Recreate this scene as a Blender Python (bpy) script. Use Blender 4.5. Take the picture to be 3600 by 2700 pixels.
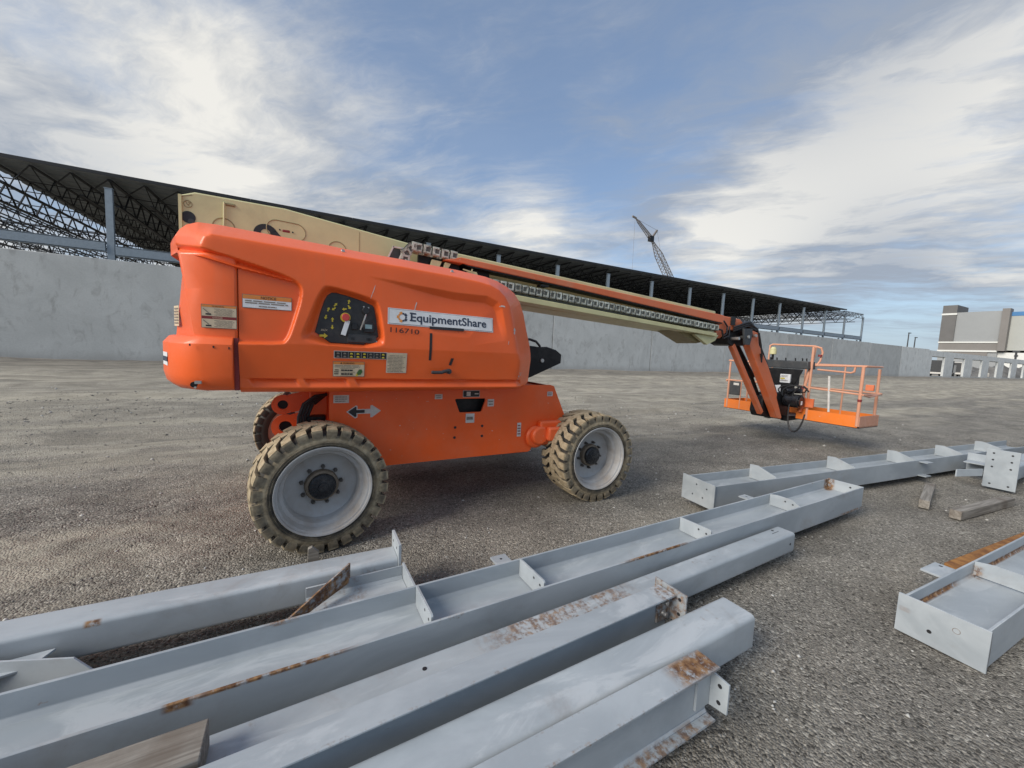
import bpy, bmesh, math, random
import numpy as np
from mathutils import Vector, Matrix

for _o in list(bpy.data.objects):
    bpy.data.objects.remove(_o, do_unlink=True)
SC = bpy.context.scene
COL = SC.collection
R = math.radians
rng = random.Random(7)

# ------------------------------------------------------------------ camera
cam_d = bpy.data.cameras.new('camera')
cam = bpy.data.objects.new('camera', cam_d)
COL.objects.link(cam)
_r = Vector((0.887, -0.459, 0.045)); _u = Vector((0.0002, 0.0976, 0.9952)); _f = Vector((0.461, 0.883, -0.0866))
_f.normalize(); _r = (_r - _f * _r.dot(_f)).normalized(); _u = _r.cross(_f).normalized()
cam.matrix_world = Matrix(((_r.x, _u.x, -_f.x, 0), (_r.y, _u.y, -_f.y, 0), (_r.z, _u.z, -_f.z, 1.5), (0, 0, 0, 1)))
cam_d.sensor_fit = 'HORIZONTAL'
cam_d.sensor_width = 36.0
cam_d.lens = 36.0 * 1352 / 3600
cam_d.clip_start = 0.05
cam_d.clip_end = 6000
SC.camera = cam

# ------------------------------------------------------------------ exposure
SC.view_settings.view_transform = 'Standard'
SC.view_settings.look = 'None'
SC.view_settings.gamma = 1.0
SC.view_settings.use_curve_mapping = False
SC.view_settings.exposure = 0.66

# ------------------------------------------------------------------ sun
SUN_DIR = Vector((-0.84, -0.12, 0.52)).normalized()
sun_d = bpy.data.lights.new('sun', 'SUN')
sun_d.energy = 2.3
sun_d.angle = R(32)
sun_d.color = (1.0, 0.93, 0.83)
sun = bpy.data.objects.new('sun', sun_d)
COL.objects.link(sun)
sun.rotation_euler = SUN_DIR.to_track_quat('Z', 'Y').to_euler()

# ------------------------------------------------------------------ world
W = bpy.data.worlds.new('World')
SC.world = W
W.use_nodes = True


class NT:
    """tiny node-tree writer"""
    def __init__(s, tree):
        s.t = tree; s.n = tree.nodes; s.l = tree.links
        s.n.clear()

    def new(s, typ, **kw):
        n = s.n.new(typ)
        for k, v in kw.items():
            setattr(n, k, v)
        return n

    def put(s, sock, v):
        if isinstance(v, bpy.types.NodeSocket):
            s.l.new(v, sock)
        else:
            if sock.type == 'RGBA' and len(v) == 3:
                v = (*v, 1)
            sock.default_value = v

    def math(s, op, a, b=None, c=None, clamp=False):
        n = s.new('ShaderNodeMath', operation=op); n.use_clamp = clamp
        s.put(n.inputs[0], a)
        if b is not None: s.put(n.inputs[1], b)
        if c is not None: s.put(n.inputs[2], c)
        return n.outputs[0]

    def vmath(s, op, a, b=None, scale=None):
        n = s.new('ShaderNodeVectorMath', operation=op)
        s.put(n.inputs[0], a)
        if b is not None: s.put(n.inputs[1], b)
        if scale is not None: s.put(n.inputs['Scale'], scale)
        return n.outputs['Value'] if op in ('DOT_PRODUCT', 'LENGTH', 'DISTANCE') else n.outputs[0]

    def mix(s, f, a, b, blend='MIX'):
        n = s.new('ShaderNodeMix', data_type='RGBA', blend_type=blend)
        s.put(n.inputs[0], f); s.put(n.inputs[6], a); s.put(n.inputs[7], b)
        return n.outputs[2]

    def ramp(s, f, lo, hi, a=0.0, b=1.0, smooth=True):
        n = s.new('ShaderNodeMapRange')
        n.interpolation_type = 'SMOOTHSTEP' if smooth else 'LINEAR'
        n.clamp = True
        s.put(n.inputs[0], f); s.put(n.inputs[1], lo); s.put(n.inputs[2], hi); s.put(n.inputs[3], a); s.put(n.inputs[4], b)
        return n.outputs[0]

    def noise(s, vec, scale, detail=4, rough=0.55, dist=0.0):
        n = s.new('ShaderNodeTexNoise')
        if vec is not None: s.put(n.inputs['Vector'], vec)
        s.put(n.inputs['Scale'], scale); s.put(n.inputs['Detail'], detail); s.put(n.inputs['Roughness'], rough); s.put(n.inputs['Distortion'], dist)
        return n.outputs[0]

    def voro(s, vec, scale, out='Distance', feature='F1'):
        n = s.new('ShaderNodeTexVoronoi', feature=feature)
        if vec is not None: s.put(n.inputs['Vector'], vec)
        s.put(n.inputs['Scale'], scale)
        return n.outputs[out]

    def mapping(s, vec, scale=(1, 1, 1), loc=(0, 0, 0), rot=(0, 0, 0)):
        n = s.new('ShaderNodeMapping')
        s.put(n.inputs[0], vec)
        n.inputs[1].default_value = loc; n.inputs[2].default_value = rot; n.inputs[3].default_value = scale
        return n.outputs[0]

    def sep(s, v):
        n = s.new('ShaderNodeSeparateXYZ'); s.put(n.inputs[0], v); return n.outputs

    def comb(s, x, y, z):
        n = s.new('ShaderNodeCombineXYZ'); s.put(n.inputs[0], x); s.put(n.inputs[1], y); s.put(n.inputs[2], z); return n.outputs[0]


def build_world():
    nt = NT(W.node_tree)
    out = nt.new('ShaderNodeOutputWorld')
    bg = nt.new('ShaderNodeBackground')
    bg.inputs['Strength'].default_value = 0.1
    nt.l.new(bg.outputs[0], out.inputs[0])
    sky = nt.new('ShaderNodeTexSky')
    sky.sky_type = 'NISHITA'
    sky.sun_disc = False
    sky.sun_elevation = math.asin(SUN_DIR.z)
    sky.sun_rotation = math.atan2(SUN_DIR.x, SUN_DIR.y)
    sky.air_density = 1.0; sky.dust_density = 0.2; sky.ozone_density = 2.0
    tc = nt.new('ShaderNodeTexCoord')
    d = tc.outputs['Generated']
    x, y, z = nt.sep(d)
    zz = nt.math('ADD', nt.math('MAXIMUM', z, 0.0), 0.10)
    px = nt.math('DIVIDE', x, zz); py = nt.math('DIVIDE', y, zz)
    p = nt.comb(px, py, 0.0)
    # soft warp, then cloud sheets and wisps combed along the wind
    w1 = nt.new('ShaderNodeTexNoise'); nt.put(w1.inputs['Vector'], p); w1.inputs['Scale'].default_value = 1.1; w1.inputs['Detail'].default_value = 4
    warp = nt.vmath('SCALE', nt.vmath('SUBTRACT', w1.outputs['Color'], (0.5, 0.5, 0.5)), scale=0.55)
    pw = nt.vmath('ADD', p, warp)
    wind = nt.mapping(pw, rot=(0, 0, R(50)))
    big = nt.noise(nt.mapping(wind, scale=(0.75, 1.15, 1), loc=(3.1, 1.7, 0)), 1.0, 10, 0.60, 0.15)
    wis = nt.noise(nt.mapping(wind, scale=(0.55, 1.7, 1), loc=(7.3, 2.2, 0)), 2.1, 10, 0.64, 0.35)
    fib = nt.noise(nt.mapping(wind, scale=(1.0, 3.2, 1), loc=(1.3, 5.2, 0)), 4.6, 8, 0.68, 0.5)
    dens = nt.math('ADD', nt.math('ADD', nt.math('MULTIPLY', big, 0.95), nt.math('MULTIPLY', wis, 0.62)), nt.math('MULTIPLY', fib, 0.24))
    # cloud banks and clear gaps that lie in particular directions
    def blob(dx, dy, dz, size, amt):
        v = Vector((dx, dy, dz)).normalized()
        dd = nt.vmath('DOT_PRODUCT', d, tuple(v))
        g = nt.math('MULTIPLY', nt.math('SUBTRACT', dd, 1.0), 2.0 / (size * size))
        return nt.math('MULTIPLY', nt.math('POWER', 2.718, g), amt)
    for b in [(-0.27, 0.90, 0.34, 0.30, 0.19), (-0.42, 0.82, 0.36, 0.2, 0.10), (0.05, 0.92, 0.37, 0.2, 0.13), (-0.20, 0.85, 0.50, 0.13, 0.08), (-0.33, 0.85, 0.42, 0.07, -0.12),
              (0.37, 0.76, 0.53, 0.20, -0.13), (0.16, 0.80, 0.57, 0.15, -0.11), (0.55, 0.75, 0.37, 0.11, -0.10),
              (0.46, 0.82, 0.34, 0.12, 0.27), (0.25, 0.90, 0.34, 0.12, 0.12), (0.90, 0.30, 0.34, 0.26, 0.22), (0.78, 0.56, 0.27, 0.16, 0.17), (0.70, 0.50, 0.50, 0.2, -0.04),
              (0.92, 0.34, 0.17, 0.18, 0.10), (0.95, 0.31, 0.04, 0.09, -0.28)]:
        dens = nt.math('ADD', dens, blob(*b))
    cov = nt.ramp(dens, 0.70, 1.20, 0.06, 1.0)
    # brightness inside the cloud: lit sheets are creamy, thick bases are grey
    shade = nt.noise(nt.mapping(wind, scale=(0.9, 1.3, 1), loc=(1.3, 8.2, 0)), 1.4, 8, 0.6, 0.2)
    g = nt.math('ADD', nt.ramp(shade, 0.28, 0.76), nt.ramp(dens, 1.0, 1.35, -0.2, 0.2), clamp=True)
    for b in [(0.90, 0.28, 0.33, 0.20, 0.6), (-0.24, 0.90, 0.36, 0.22, 0.44), (0.46, 0.82, 0.33, 0.11, 0.5), (0.78, 0.56, 0.28, 0.10, 0.4), (0.93, 0.33, 0.15, 0.13, -0.9), (0.74, 0.37, 0.57, 0.22, -0.75), (-0.36, 0.9, 0.25, 0.12, -0.45), (-0.42, 0.76, 0.52, 0.15, -0.3)]:
        g = nt.math('ADD', g, blob(*b), clamp=True)
    cl = nt.mix(g, (2.25, 2.55, 3.05), (5.75, 5.62, 5.25))
    skyc = nt.mix(0.35, sky.outputs[0], (1.9, 2.55, 3.7))
    skyc = nt.mix(nt.ramp(z, 0.22, 0.0, 0.0, 0.85), skyc, (2.4, 3.1, 4.0))
    col = nt.mix(nt.math('MULTIPLY', cov, 0.95), skyc, cl)
    nt.put(bg.inputs['Color'], col)


build_world()

# ------------------------------------------------------------------ materials
def mat(name):
    m = bpy.data.materials.new(name)
    m.use_nodes = True
    nt = NT(m.node_tree)
    out = nt.new('ShaderNodeOutputMaterial')
    b = nt.new('ShaderNodeBsdfPrincipled')
    nt.l.new(b.outputs[0], out.inputs[0])
    return m, nt, b


def objco(nt):
    return nt.new('ShaderNodeTexCoord').outputs['Object']


def bump(nt, b, h, strength=0.3, dist=0.01):
    n = nt.new('ShaderNodeBump')
    n.inputs['Strength'].default_value = strength; n.inputs['Distance'].default_value = dist
    nt.put(n.inputs['Height'], h)
    nt.l.new(n.outputs[0], b.inputs['Normal'])


def plain(name, col, rough=0.5, metal=0.0, var=0.12, dirt=None, dirt_amt=0.3, scale=6.0, spec=0.5):
    """paint-like material with mottling, fine grain and optional dirt film"""
    m, nt, b = mat(name)
    co = objco(nt)
    n1 = nt.noise(co, scale, 6, 0.6)
    c = nt.mix(nt.ramp(n1, 0.3, 0.7), tuple(v * (1 - var) for v in col), tuple(min(1, v * (1 + var)) for v in col))
    if dirt:
        n2 = nt.noise(nt.mapping(co, loc=(5, 3, 1)), scale * 0.7, 8, 0.68, 0.4)
        c = nt.mix(nt.math('MULTIPLY', nt.ramp(n2, 0.42, 0.72), dirt_amt), c, dirt)
    nt.put(b.inputs['Base Color'], c)
    n3 = nt.noise(co, scale * 5, 4, 0.6)
    nt.put(b.inputs['Roughness'], nt.ramp(n3, 0.25, 0.75, max(0.05, rough - 0.1), min(1, rough + 0.12)))
    b.inputs['Metallic'].default_value = metal
    b.inputs['Specular IOR Level'].default_value = spec
    bump(nt, b, n3, 0.06, 0.004)
    return m


def orange_mat(name, col=(0.90, 0.135, 0.024), dust=0.18, chips=0.0):
    m, nt, b = mat(name)
    co = objco(nt)
    n1 = nt.noise(co, 1.6, 5, 0.6)
    c = nt.mix(nt.ramp(n1, 0.3, 0.7), tuple(v * 0.92 for v in col), tuple(v * 1.06 for v in col))
    up = nt.sep(nt.new('ShaderNodeNewGeometry').outputs['Normal'])[2]
    n2 = nt.noise(nt.mapping(co, loc=(2, 3, 1)), 3.2, 8, 0.68, 0.3)
    film = nt.math('MULTIPLY', nt.ramp(n2, 0.38, 0.72), dust)
    film = nt.math('ADD', film, nt.math('MULTIPLY', nt.ramp(up, 0.25, 1.0), 0.30 * min(1, dust * 4)), clamp=True)
    c = nt.mix(film, c, (0.62, 0.30, 0.19))
    # rain streaks
    st = nt.noise(nt.mapping(co, scale=(14, 14, 0.8)), 1.0, 5, 0.6)
    c = nt.mix(nt.math('MULTIPLY', nt.ramp(st, 0.58, 0.75), 0.07), c, (0.45, 0.20, 0.12))
    if chips:
        n4 = nt.noise(nt.mapping(co, scale=(1.0, 1.0, 2.4)), 26.0, 3, 0.5)
        n5 = nt.noise(co, 2.0, 2, 0.5)
        k = nt.math('MULTIPLY', nt.ramp(n4, 0.70, 0.74), nt.ramp(n5, 0.45, 0.6))
        c = nt.mix(nt.math('MULTIPLY', k, chips), c, (0.62, 0.56, 0.50))
    nt.put(b.inputs['Base Color'], c)
    n3 = nt.noise(co, 60, 3, 0.6)
    nt.put(b.inputs['Roughness'], nt.math('ADD', nt.ramp(n3, 0.3, 0.7, 0.30, 0.40), nt.math('MULTIPLY', film, 0.9), clamp=True))
    b.inputs['Coat Weight'].default_value = 0.12; b.inputs['Coat Roughness'].default_value = 0.3; b.inputs['Specular IOR Level'].default_value = 0.4
    bump(nt, b, n3, 0.03, 0.002)
    return m


def steel_mat(name, rust=(), tint=1.0, seed=0.0, rusty=0.0):
    """grey-blue shop primer with mill marks, dust, and rust where the boxes say (object space)"""
    m, nt, b = mat(name)
    tint *= 0.91
    co = objco(nt)
    sh = nt.mapping(co, loc=(seed * 3.1, seed * 1.7, 0))
    n1 = nt.noise(nt.mapping(sh, scale=(0.45, 1, 1)), 3.0, 8, 0.62, 0.6)
    n2 = nt.noise(nt.mapping(sh, scale=(0.3, 1, 1), loc=(4, 1, 2)), 6.0, 7, 0.66, 0.8)
    a = tuple(v * tint for v in (0.345, 0.382, 0.408)); d = tuple(v * tint for v in (0.44, 0.48, 0.505))
    c = nt.mix(nt.ramp(n1, 0.36, 0.66), a, d)
    up = nt.sep(nt.new('ShaderNodeNewGeometry').outputs['Normal'])[2]
    c = nt.mix(nt.math('MULTIPLY', nt.ramp(n2, 0.50, 0.62), nt.ramp(up, 0.3, 0.9, 0.06, 0.42)), c, tuple(v * tint for v in (0.60, 0.63, 0.645)))
    n3 = nt.noise(nt.mapping(sh, loc=(9, 2, 5)), 2.2, 8, 0.7, 0.4)
    c = nt.mix(nt.math('MULTIPLY', nt.ramp(n3, 0.54, 0.74), 0.5), c, (0.27, 0.25, 0.235))
    sp = nt.noise(nt.mapping(sh, scale=(0.7, 1, 1), loc=(1, 7, 3)), 17.0, 4, 0.62)
    rm = nt.math('MULTIPLY', nt.ramp(sp, 0.71 - rusty, 0.77 - rusty), 0.7)
    x, y, z = nt.sep(co)
    rn = nt.noise(nt.mapping(sh, loc=(2, 2, 8)), 38.0, 6, 0.72)
    rn2 = nt.noise(nt.mapping(sh, scale=(2.4, 0.8, 1)), 11.0, 5, 0.62)
    for (cx, cy, cz, sx, sy, sz, amt) in rust:
        k = None
        for ax, c0, s0 in ((x, cx, sx), (y, cy, sy), (z, cz, sz)):
            e = nt.math('DIVIDE', nt.math('ABSOLUTE', nt.math('SUBTRACT', ax, c0)), s0)
            e = nt.ramp(e, 1.0, 0.45)
            k = e if k is None else nt.math('MULTIPLY', k, e)
        mm = nt.math('MULTIPLY', k, nt.ramp(nt.math('ADD', nt.math('MULTIPLY', rn, 0.6), nt.math('MULTIPLY', rn2, 0.4)), 0.64 - 0.30 * amt, 0.80 - 0.30 * amt))
        rm = nt.math('MAXIMUM', rm, nt.math('MULTIPLY', mm, min(1.0, amt + 0.1)))
    rc = nt.mix(nt.ramp(nt.noise(sh, 33, 4, 0.6), 0.35, 0.7), (0.105, 0.046, 0.021), (0.31, 0.175, 0.078))
    c = nt.mix(rm, c, rc)
    nt.put(b.inputs['Base Color'], c)
    nt.put(b.inputs['Roughness'], nt.math('ADD', nt.ramp(n2, 0.3, 0.7, 0.42, 0.58), nt.math('MULTIPLY', rm, 0.35), clamp=True))
    n9 = nt.noise(sh, 40, 4, 0.6)
    bump(nt, b, nt.math('ADD', n9, nt.math('MULTIPLY', rm, 0.6)), 0.10, 0.003)
    return m


def flat(name, col, rough=0.6, metal=0.0):
    return plain(name, col, rough, metal, 0.05, None, 0, 20)


M = {}
M['orange'] = orange_mat('orange_paint', dust=0.05)
M['orange_chassis'] = orange_mat('orange_chassis_paint', col=(0.87, 0.118, 0.018), dust=0.14, chips=0.8)
M['orange_worn'] = orange_mat('orange_worn_paint', col=(0.70, 0.15, 0.045), dust=0.45, chips=0.6)
M['orange_pale'] = orange_mat('orange_faded_rail_paint', col=(0.66, 0.33, 0.21), dust=0.9, chips=0.8)
M['orange_toe'] = orange_mat('orange_toe_board_paint', col=(0.85, 0.21, 0.03), dust=0.12, chips=0.6)
M['cream'] = plain('cream_paint', (0.62, 0.585, 0.315), 0.45, 0, 0.06, (0.33, 0.28, 0.17), 0.35, 3.0)
M['cream_dk'] = plain('cream_groove', (0.30, 0.25, 0.13), 0.6, 0, 0.06)
M['black'] = plain('black_paint', (0.009, 0.009, 0.010), 0.45, 0, 0.2, (0.07, 0.065, 0.06), 0.25, 8, spec=0.3)
M['blackgloss'] = plain('black_gloss', (0.012, 0.012, 0.015), 0.22, 0, 0.2, (0.10, 0.09, 0.08), 0.25, 14)
M['darkgrey'] = plain('dark_grey_plastic', (0.040, 0.043, 0.046), 0.5, 0, 0.1, (0.12, 0.11, 0.10), 0.35, 8)
M['panel'] = plain('control_panel_face', (0.022, 0.022, 0.024), 0.45, 0, 0.1, (0.10, 0.09, 0.08), 0.4, 14)
M['hose'] = plain('hose_rubber', (0.016, 0.016, 0.017), 0.5, 0, 0.1)
M['white'] = flat('white_print', (0.76, 0.76, 0.76), 0.45)
M['offwhite'] = plain('dusty_white_label', (0.62, 0.60, 0.56), 0.5, 0, 0.08, (0.35, 0.30, 0.25), 0.3, 30)
M['beige'] = plain('beige_label', (0.66, 0.53, 0.36), 0.5, 0, 0.05, (0.5, 0.35, 0.22), 0.3, 20)
M['ink'] = flat('black_print', (0.02, 0.02, 0.022), 0.5)
M['inkgrey'] = flat('grey_print', (0.22, 0.18, 0.15), 0.5)
M['navy'] = flat('navy_print', (0.035, 0.045, 0.075), 0.5)
M['logo_orange'] = flat('logo_orange', (0.80, 0.30, 0.06), 0.5)
M['warn_orange'] = flat('warning_orange', (0.70, 0.24, 0.05), 0.5)
M['danger_red'] = flat('danger_red', (0.22, 0.025, 0.025), 0.5)
M['yellow'] = flat('yellow_print', (0.62, 0.48, 0.04), 0.5)
M['green'] = flat('green_print', (0.05, 0.13, 0.03), 0.5)
M['red'] = flat('red_button', (0.62, 0.06, 0.05), 0.35)
M['lcd'] = flat('meter_glass', (0.30, 0.42, 0.42), 0.2)
M['bare'] = plain('bare_metal', (0.45, 0.44, 0.42), 0.35, 0.7, 0.15)
M['chain'] = plain('power_track_plastic', (0.56, 0.60, 0.52), 0.5, 0, 0.2, (0.15, 0.14, 0.11), 0.8, 26)
def chain_mat():
    m, nt, b = mat('power_track_plastic')
    oi = nt.new('ShaderNodeObjectInfo').outputs['Random']
    co = objco(nt)
    v = nt.vmath('ADD', co, nt.comb(nt.math('MULTIPLY', oi, 37.0), nt.math('MULTIPLY', oi, 11.0), 0.0))
    c = nt.mix(oi, (0.42, 0.44, 0.37), (0.60, 0.63, 0.56))
    c = nt.mix(nt.math('MULTIPLY', nt.ramp(nt.noise(v, 22, 6, 0.65), 0.45, 0.66), 0.85), c, (0.13, 0.115, 0.09))
    nt.put(b.inputs['Base Color'], c); b.inputs['Roughness'].default_value = 0.55
    return m


M['chain'] = chain_mat()
M['chain_dk'] = flat('power_track_hole', (0.10, 0.105, 0.09), 0.7)
M['rim'] = plain('grey_rim_paint', (0.44, 0.435, 0.425), 0.5, 0, 0.08, (0.30, 0.22, 0.15), 0.5, 5)
M['hub'] = plain('black_hub', (0.02, 0.022, 0.026), 0.28, 0, 0.2, (0.12, 0.11, 0.10), 0.3, 16)
M['hubring'] = plain('brown_hub_ring', (0.20, 0.155, 0.11), 0.65, 0, 0.2, (0.08, 0.06, 0.05), 0.4, 14)
M['nut'] = plain('lug_nut_metal', (0.11, 0.10, 0.09), 0.5, 0.3, 0.2)
M['timber'] = None
M['scrape'] = flat('scraped_bare_plastic', (0.60, 0.50, 0.45), 0.6)
M['frame_grey'] = plain('frame_primer_grey', (0.27, 0.32, 0.36), 0.55, 0, 0.08)
M['joist_black'] = flat('joist_black_primer', (0.016, 0.017, 0.019), 0.6)
M['deck'] = plain('roof_deck_grey', (0.19, 0.205, 0.215), 0.6, 0, 0.1)


def tyre_mat():
    m, nt, b = mat('dusty_tyre_rubber')
    co = objco(nt)
    at = nt.new('ShaderNodeAttribute'); at.attribute_name = 'dust'
    n1 = nt.noise(co, 9, 7, 0.65, 0.3)
    n2 = nt.noise(co, 30, 4, 0.6)
    f = nt.math('ADD', nt.math('MULTIPLY', at.outputs['Fac'], 1.12), nt.ramp(n1, 0.3, 0.7, -0.32, 0.22), clamp=True)
    tan = nt.mix(nt.ramp(n2, 0.3, 0.7), (0.29, 0.225, 0.135), (0.45, 0.37, 0.245))
    c = nt.mix(f, (0.042, 0.039, 0.034), tan)
    nt.put(b.inputs['Base Color'], c)
    b.inputs['Roughness'].default_value = 0.85
    bump(nt, b, n2, 0.25, 0.004)
    return m


M['tyre'] = tyre_mat()


def timber_mat():
    m, nt, b = mat('weathered_timber')
    co = objco(nt)
    g = nt.noise(nt.mapping(co, scale=(1.2, 22, 22)), 2.0, 6, 0.6, 0.6)
    n = nt.noise(co, 4, 5, 0.6)
    c = nt.mix(nt.ramp(g, 0.3, 0.7), (0.16, 0.142, 0.12), (0.33, 0.305, 0.265))
    c = nt.mix(nt.math('MULTIPLY', nt.ramp(n, 0.5, 0.7), 0.6), c, (0.13, 0.10, 0.075))
    nt.put(b.inputs['Base Color'], c)
    b.inputs['Roughness'].default_value = 0.85
    bump(nt, b, g, 0.4, 0.004)
    return m


M['timber'] = timber_mat()


def rust_mat():
    m, nt, b = mat('rusty_steel')
    co = objco(nt)
    n = nt.noise(co, 12, 7, 0.65, 0.4)
    n2 = nt.noise(co, 50, 3, 0.6)
    c = nt.mix(nt.ramp(n, 0.3, 0.7), (0.19, 0.075, 0.022), (0.42, 0.20, 0.055))
    nt.put(b.inputs['Base Color'], c)
    b.inputs['Roughness'].default_value = 0.8
    bump(nt, b, n2, 0.2, 0.003)
    return m


M['rust'] = rust_mat()


def concrete_mat(name, tone=1.0, seed=0.0):
    m, nt, b = mat(name)
    co = nt.vmath('ADD', nt.new('ShaderNodeNewGeometry').outputs['Position'], (seed * 3.7, 0, 0))
    n1 = nt.noise(co, 0.55, 8, 0.68, 0.5)
    n2 = nt.noise(nt.mapping(co, scale=(1.6, 1.6, 0.8), loc=(3, 0, 2)), 1.1, 8, 0.7, 0.8)
    n3 = nt.noise(nt.mapping(co, scale=(3.0, 1, 0.22)), 1.0, 6, 0.62)
    n4 = nt.noise(co, 14, 5, 0.6)
    a = tuple(v * tone for v in (0.41, 0.42, 0.405)); d = tuple(v * tone for v in (0.57, 0.58, 0.56))
    a = tuple(0.6 * p + 0.4 * q for p, q in zip(a, d))
    c = nt.mix(nt.ramp(n1, 0.28, 0.72), a, d)
    zz = nt.sep(co)[2]
    c = nt.mix(nt.math('MULTIPLY', nt.ramp(nt.math('ADD', zz, nt.math('MULTIPLY', n2, 1.0)), 1.1, 0.4), 0.35), c, tuple(v * tone for v in (0.24, 0.225, 0.20)))
    c = nt.mix(nt.math('MULTIPLY', nt.ramp(n2, 0.50, 0.70), 0.42), c, tuple(v * tone for v in (0.20, 0.19, 0.175)))
    c = nt.mix(nt.math('MULTIPLY', nt.ramp(n3, 0.55, 0.72), 0.30), c, tuple(v * tone for v in (0.58, 0.60, 0.59)))
    c = nt.mix(nt.math('MULTIPLY', nt.ramp(n4, 0.35, 0.7), 0.12), c, (0.2, 0.2, 0.19))
    nt.put(b.inputs['Base Color'], c)
    b.inputs['Roughness'].default_value = 0.85
    bump(nt, b, n4, 0.15, 0.02)
    return m


M['concrete'] = [concrete_mat('concrete_panel_grey', 0.98, 0), concrete_mat('concrete_panel_mid', 1.05, 1), concrete_mat('concrete_panel_dark', 0.88, 2), concrete_mat('concrete_panel_pale', 1.25, 3)]
M['joint'] = flat('joint_dark_filler', (0.05, 0.05, 0.05), 0.9)  # dark filler set back in the panel joints


def ground_mat():
    m, nt, b = mat('gravel_ground')
    pos = nt.new('ShaderNodeNewGeometry').outputs['Position']
    x, y, z = nt.sep(pos)
    v1 = nt.voro(pos, 85, 'Color'); d1 = nt.voro(pos, 85, 'Distance')
    v2 = nt.voro(pos, 190, 'Color')
    g1 = nt.sep(v1)[0]; g2 = nt.sep(v2)[1]
    fine = nt.noise(pos, 180, 3, 0.7)
    c = nt.mix(nt.ramp(g2, 0.1, 0.95), (0.115, 0.108, 0.097), (0.225, 0.212, 0.190))
    c = nt.mix(nt.ramp(g1, 0.82, 0.99), c, (0.32, 0.305, 0.275))
    c = nt.mix(nt.ramp(g1, 0.22, 0.05), c, (0.062, 0.058, 0.052))
    # tan silt where vehicles have run, streaked along the yard (x direction)
    w = nt.noise(nt.mapping(pos, scale=(0.10, 0.55, 1)), 1.0, 6, 0.6, 0.6)
    w2 = nt.noise(nt.mapping(pos, scale=(0.35, 1.6, 1), loc=(4, 7, 0)), 1.0, 7, 0.62, 0.5)
    far = nt.math('MAXIMUM', nt.ramp(y, 3.4, 6.0, 0.15, 1.0), nt.ramp(x, -0.2, -1.6, 0.0, 0.9))
    silt = nt.math('MULTIPLY', nt.ramp(nt.math('ADD', nt.math('MULTIPLY', w, 0.6), nt.math('MULTIPLY', w2, 0.4)), 0.44, 0.60), far)
    siltc = nt.mix(nt.ramp(fine, 0.3, 0.7), (0.245, 0.222, 0.18), (0.37, 0.345, 0.29))
    c = nt.mix(nt.math('MULTIPLY', silt, 0.80), c, siltc)
    c = nt.mix(nt.math('MULTIPLY', nt.ramp(nt.math('ADD', y, nt.math('MULTIPLY', w, 6.0)), 7.0, 13.0), 0.45), c, siltc)
    bandn = nt.noise(nt.mapping(pos, scale=(0.05, 0.9, 1), loc=(2, 9, 0)), 1.0, 5, 0.6, 0.3)
    c = nt.mix(nt.math('MULTIPLY', nt.math('MULTIPLY', nt.ramp(bandn, 0.52, 0.66), nt.ramp(y, 4.0, 7.0)), 0.38), c, (0.36, 0.335, 0.285))
    dk = nt.noise(nt.mapping(pos, scale=(0.16, 1.1, 1), loc=(1, 3, 0)), 1.0, 6, 0.62, 0.4)
    c = nt.mix(nt.math('MULTIPLY', nt.ramp(dk, 0.55, 0.72), 0.40), c, (0.085, 0.080, 0.070))
    # a damper strip of darker soil along the foot of the wall
    c = nt.mix(nt.math('MULTIPLY', nt.math('MULTIPLY', nt.ramp(y, 19.0, 24.5), nt.ramp(y, 40, 30)), 0.55), c, (0.085, 0.08, 0.075))
    pat = nt.noise(nt.mapping(pos, scale=(0.8, 1.3, 1), loc=(5, 1, 0)), 1.3, 7, 0.66, 0.4)
    c = nt.mix(1.0, c, nt.mix(nt.ramp(pat, 0.30, 0.70), (0.74, 0.74, 0.73), (1.22, 1.22, 1.20)), 'MULTIPLY')
    c = nt.mix(1.0, c, (1.48, 1.455, 1.415), 'MULTIPLY')
    nt.put(b.inputs['Base Color'], c)
    b.inputs['Roughness'].default_value = 0.92
    b.inputs['Specular IOR Level'].default_value = 0.25
    h = nt.math('ADD', nt.math('MULTIPLY', d1, -0.9), nt.math('MULTIPLY', fine, 0.5))
    h = nt.math('ADD', h, nt.math('MULTIPLY', nt.noise(pos, 9, 5, 0.6), 1.5))
    bump(nt, b, h, 0.9, 0.014)
    return m


M['ground'] = ground_mat()


def pebble_mat():
    m, nt, b = mat('pebble_stone')
    at = nt.new('ShaderNodeAttribute'); at.attribute_name = 'tone'
    n = nt.noise(objco(nt), 90, 3, 0.6)
    c = nt.mix(at.outputs['Fac'], (0.085, 0.080, 0.072), (0.40, 0.385, 0.355))
    c = nt.mix(nt.math('MULTIPLY', nt.ramp(n, 0.4, 0.7), 0.3), c, (0.2, 0.18, 0.15))
    nt.put(b.inputs['Base Color'], c)
    b.inputs['Roughness'].default_value = 0.85
    return m


M['pebble'] = pebble_mat()
M['whstone'] = plain('pale_stone', (0.52, 0.51, 0.48), 0.8, 0, 0.15)

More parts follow.
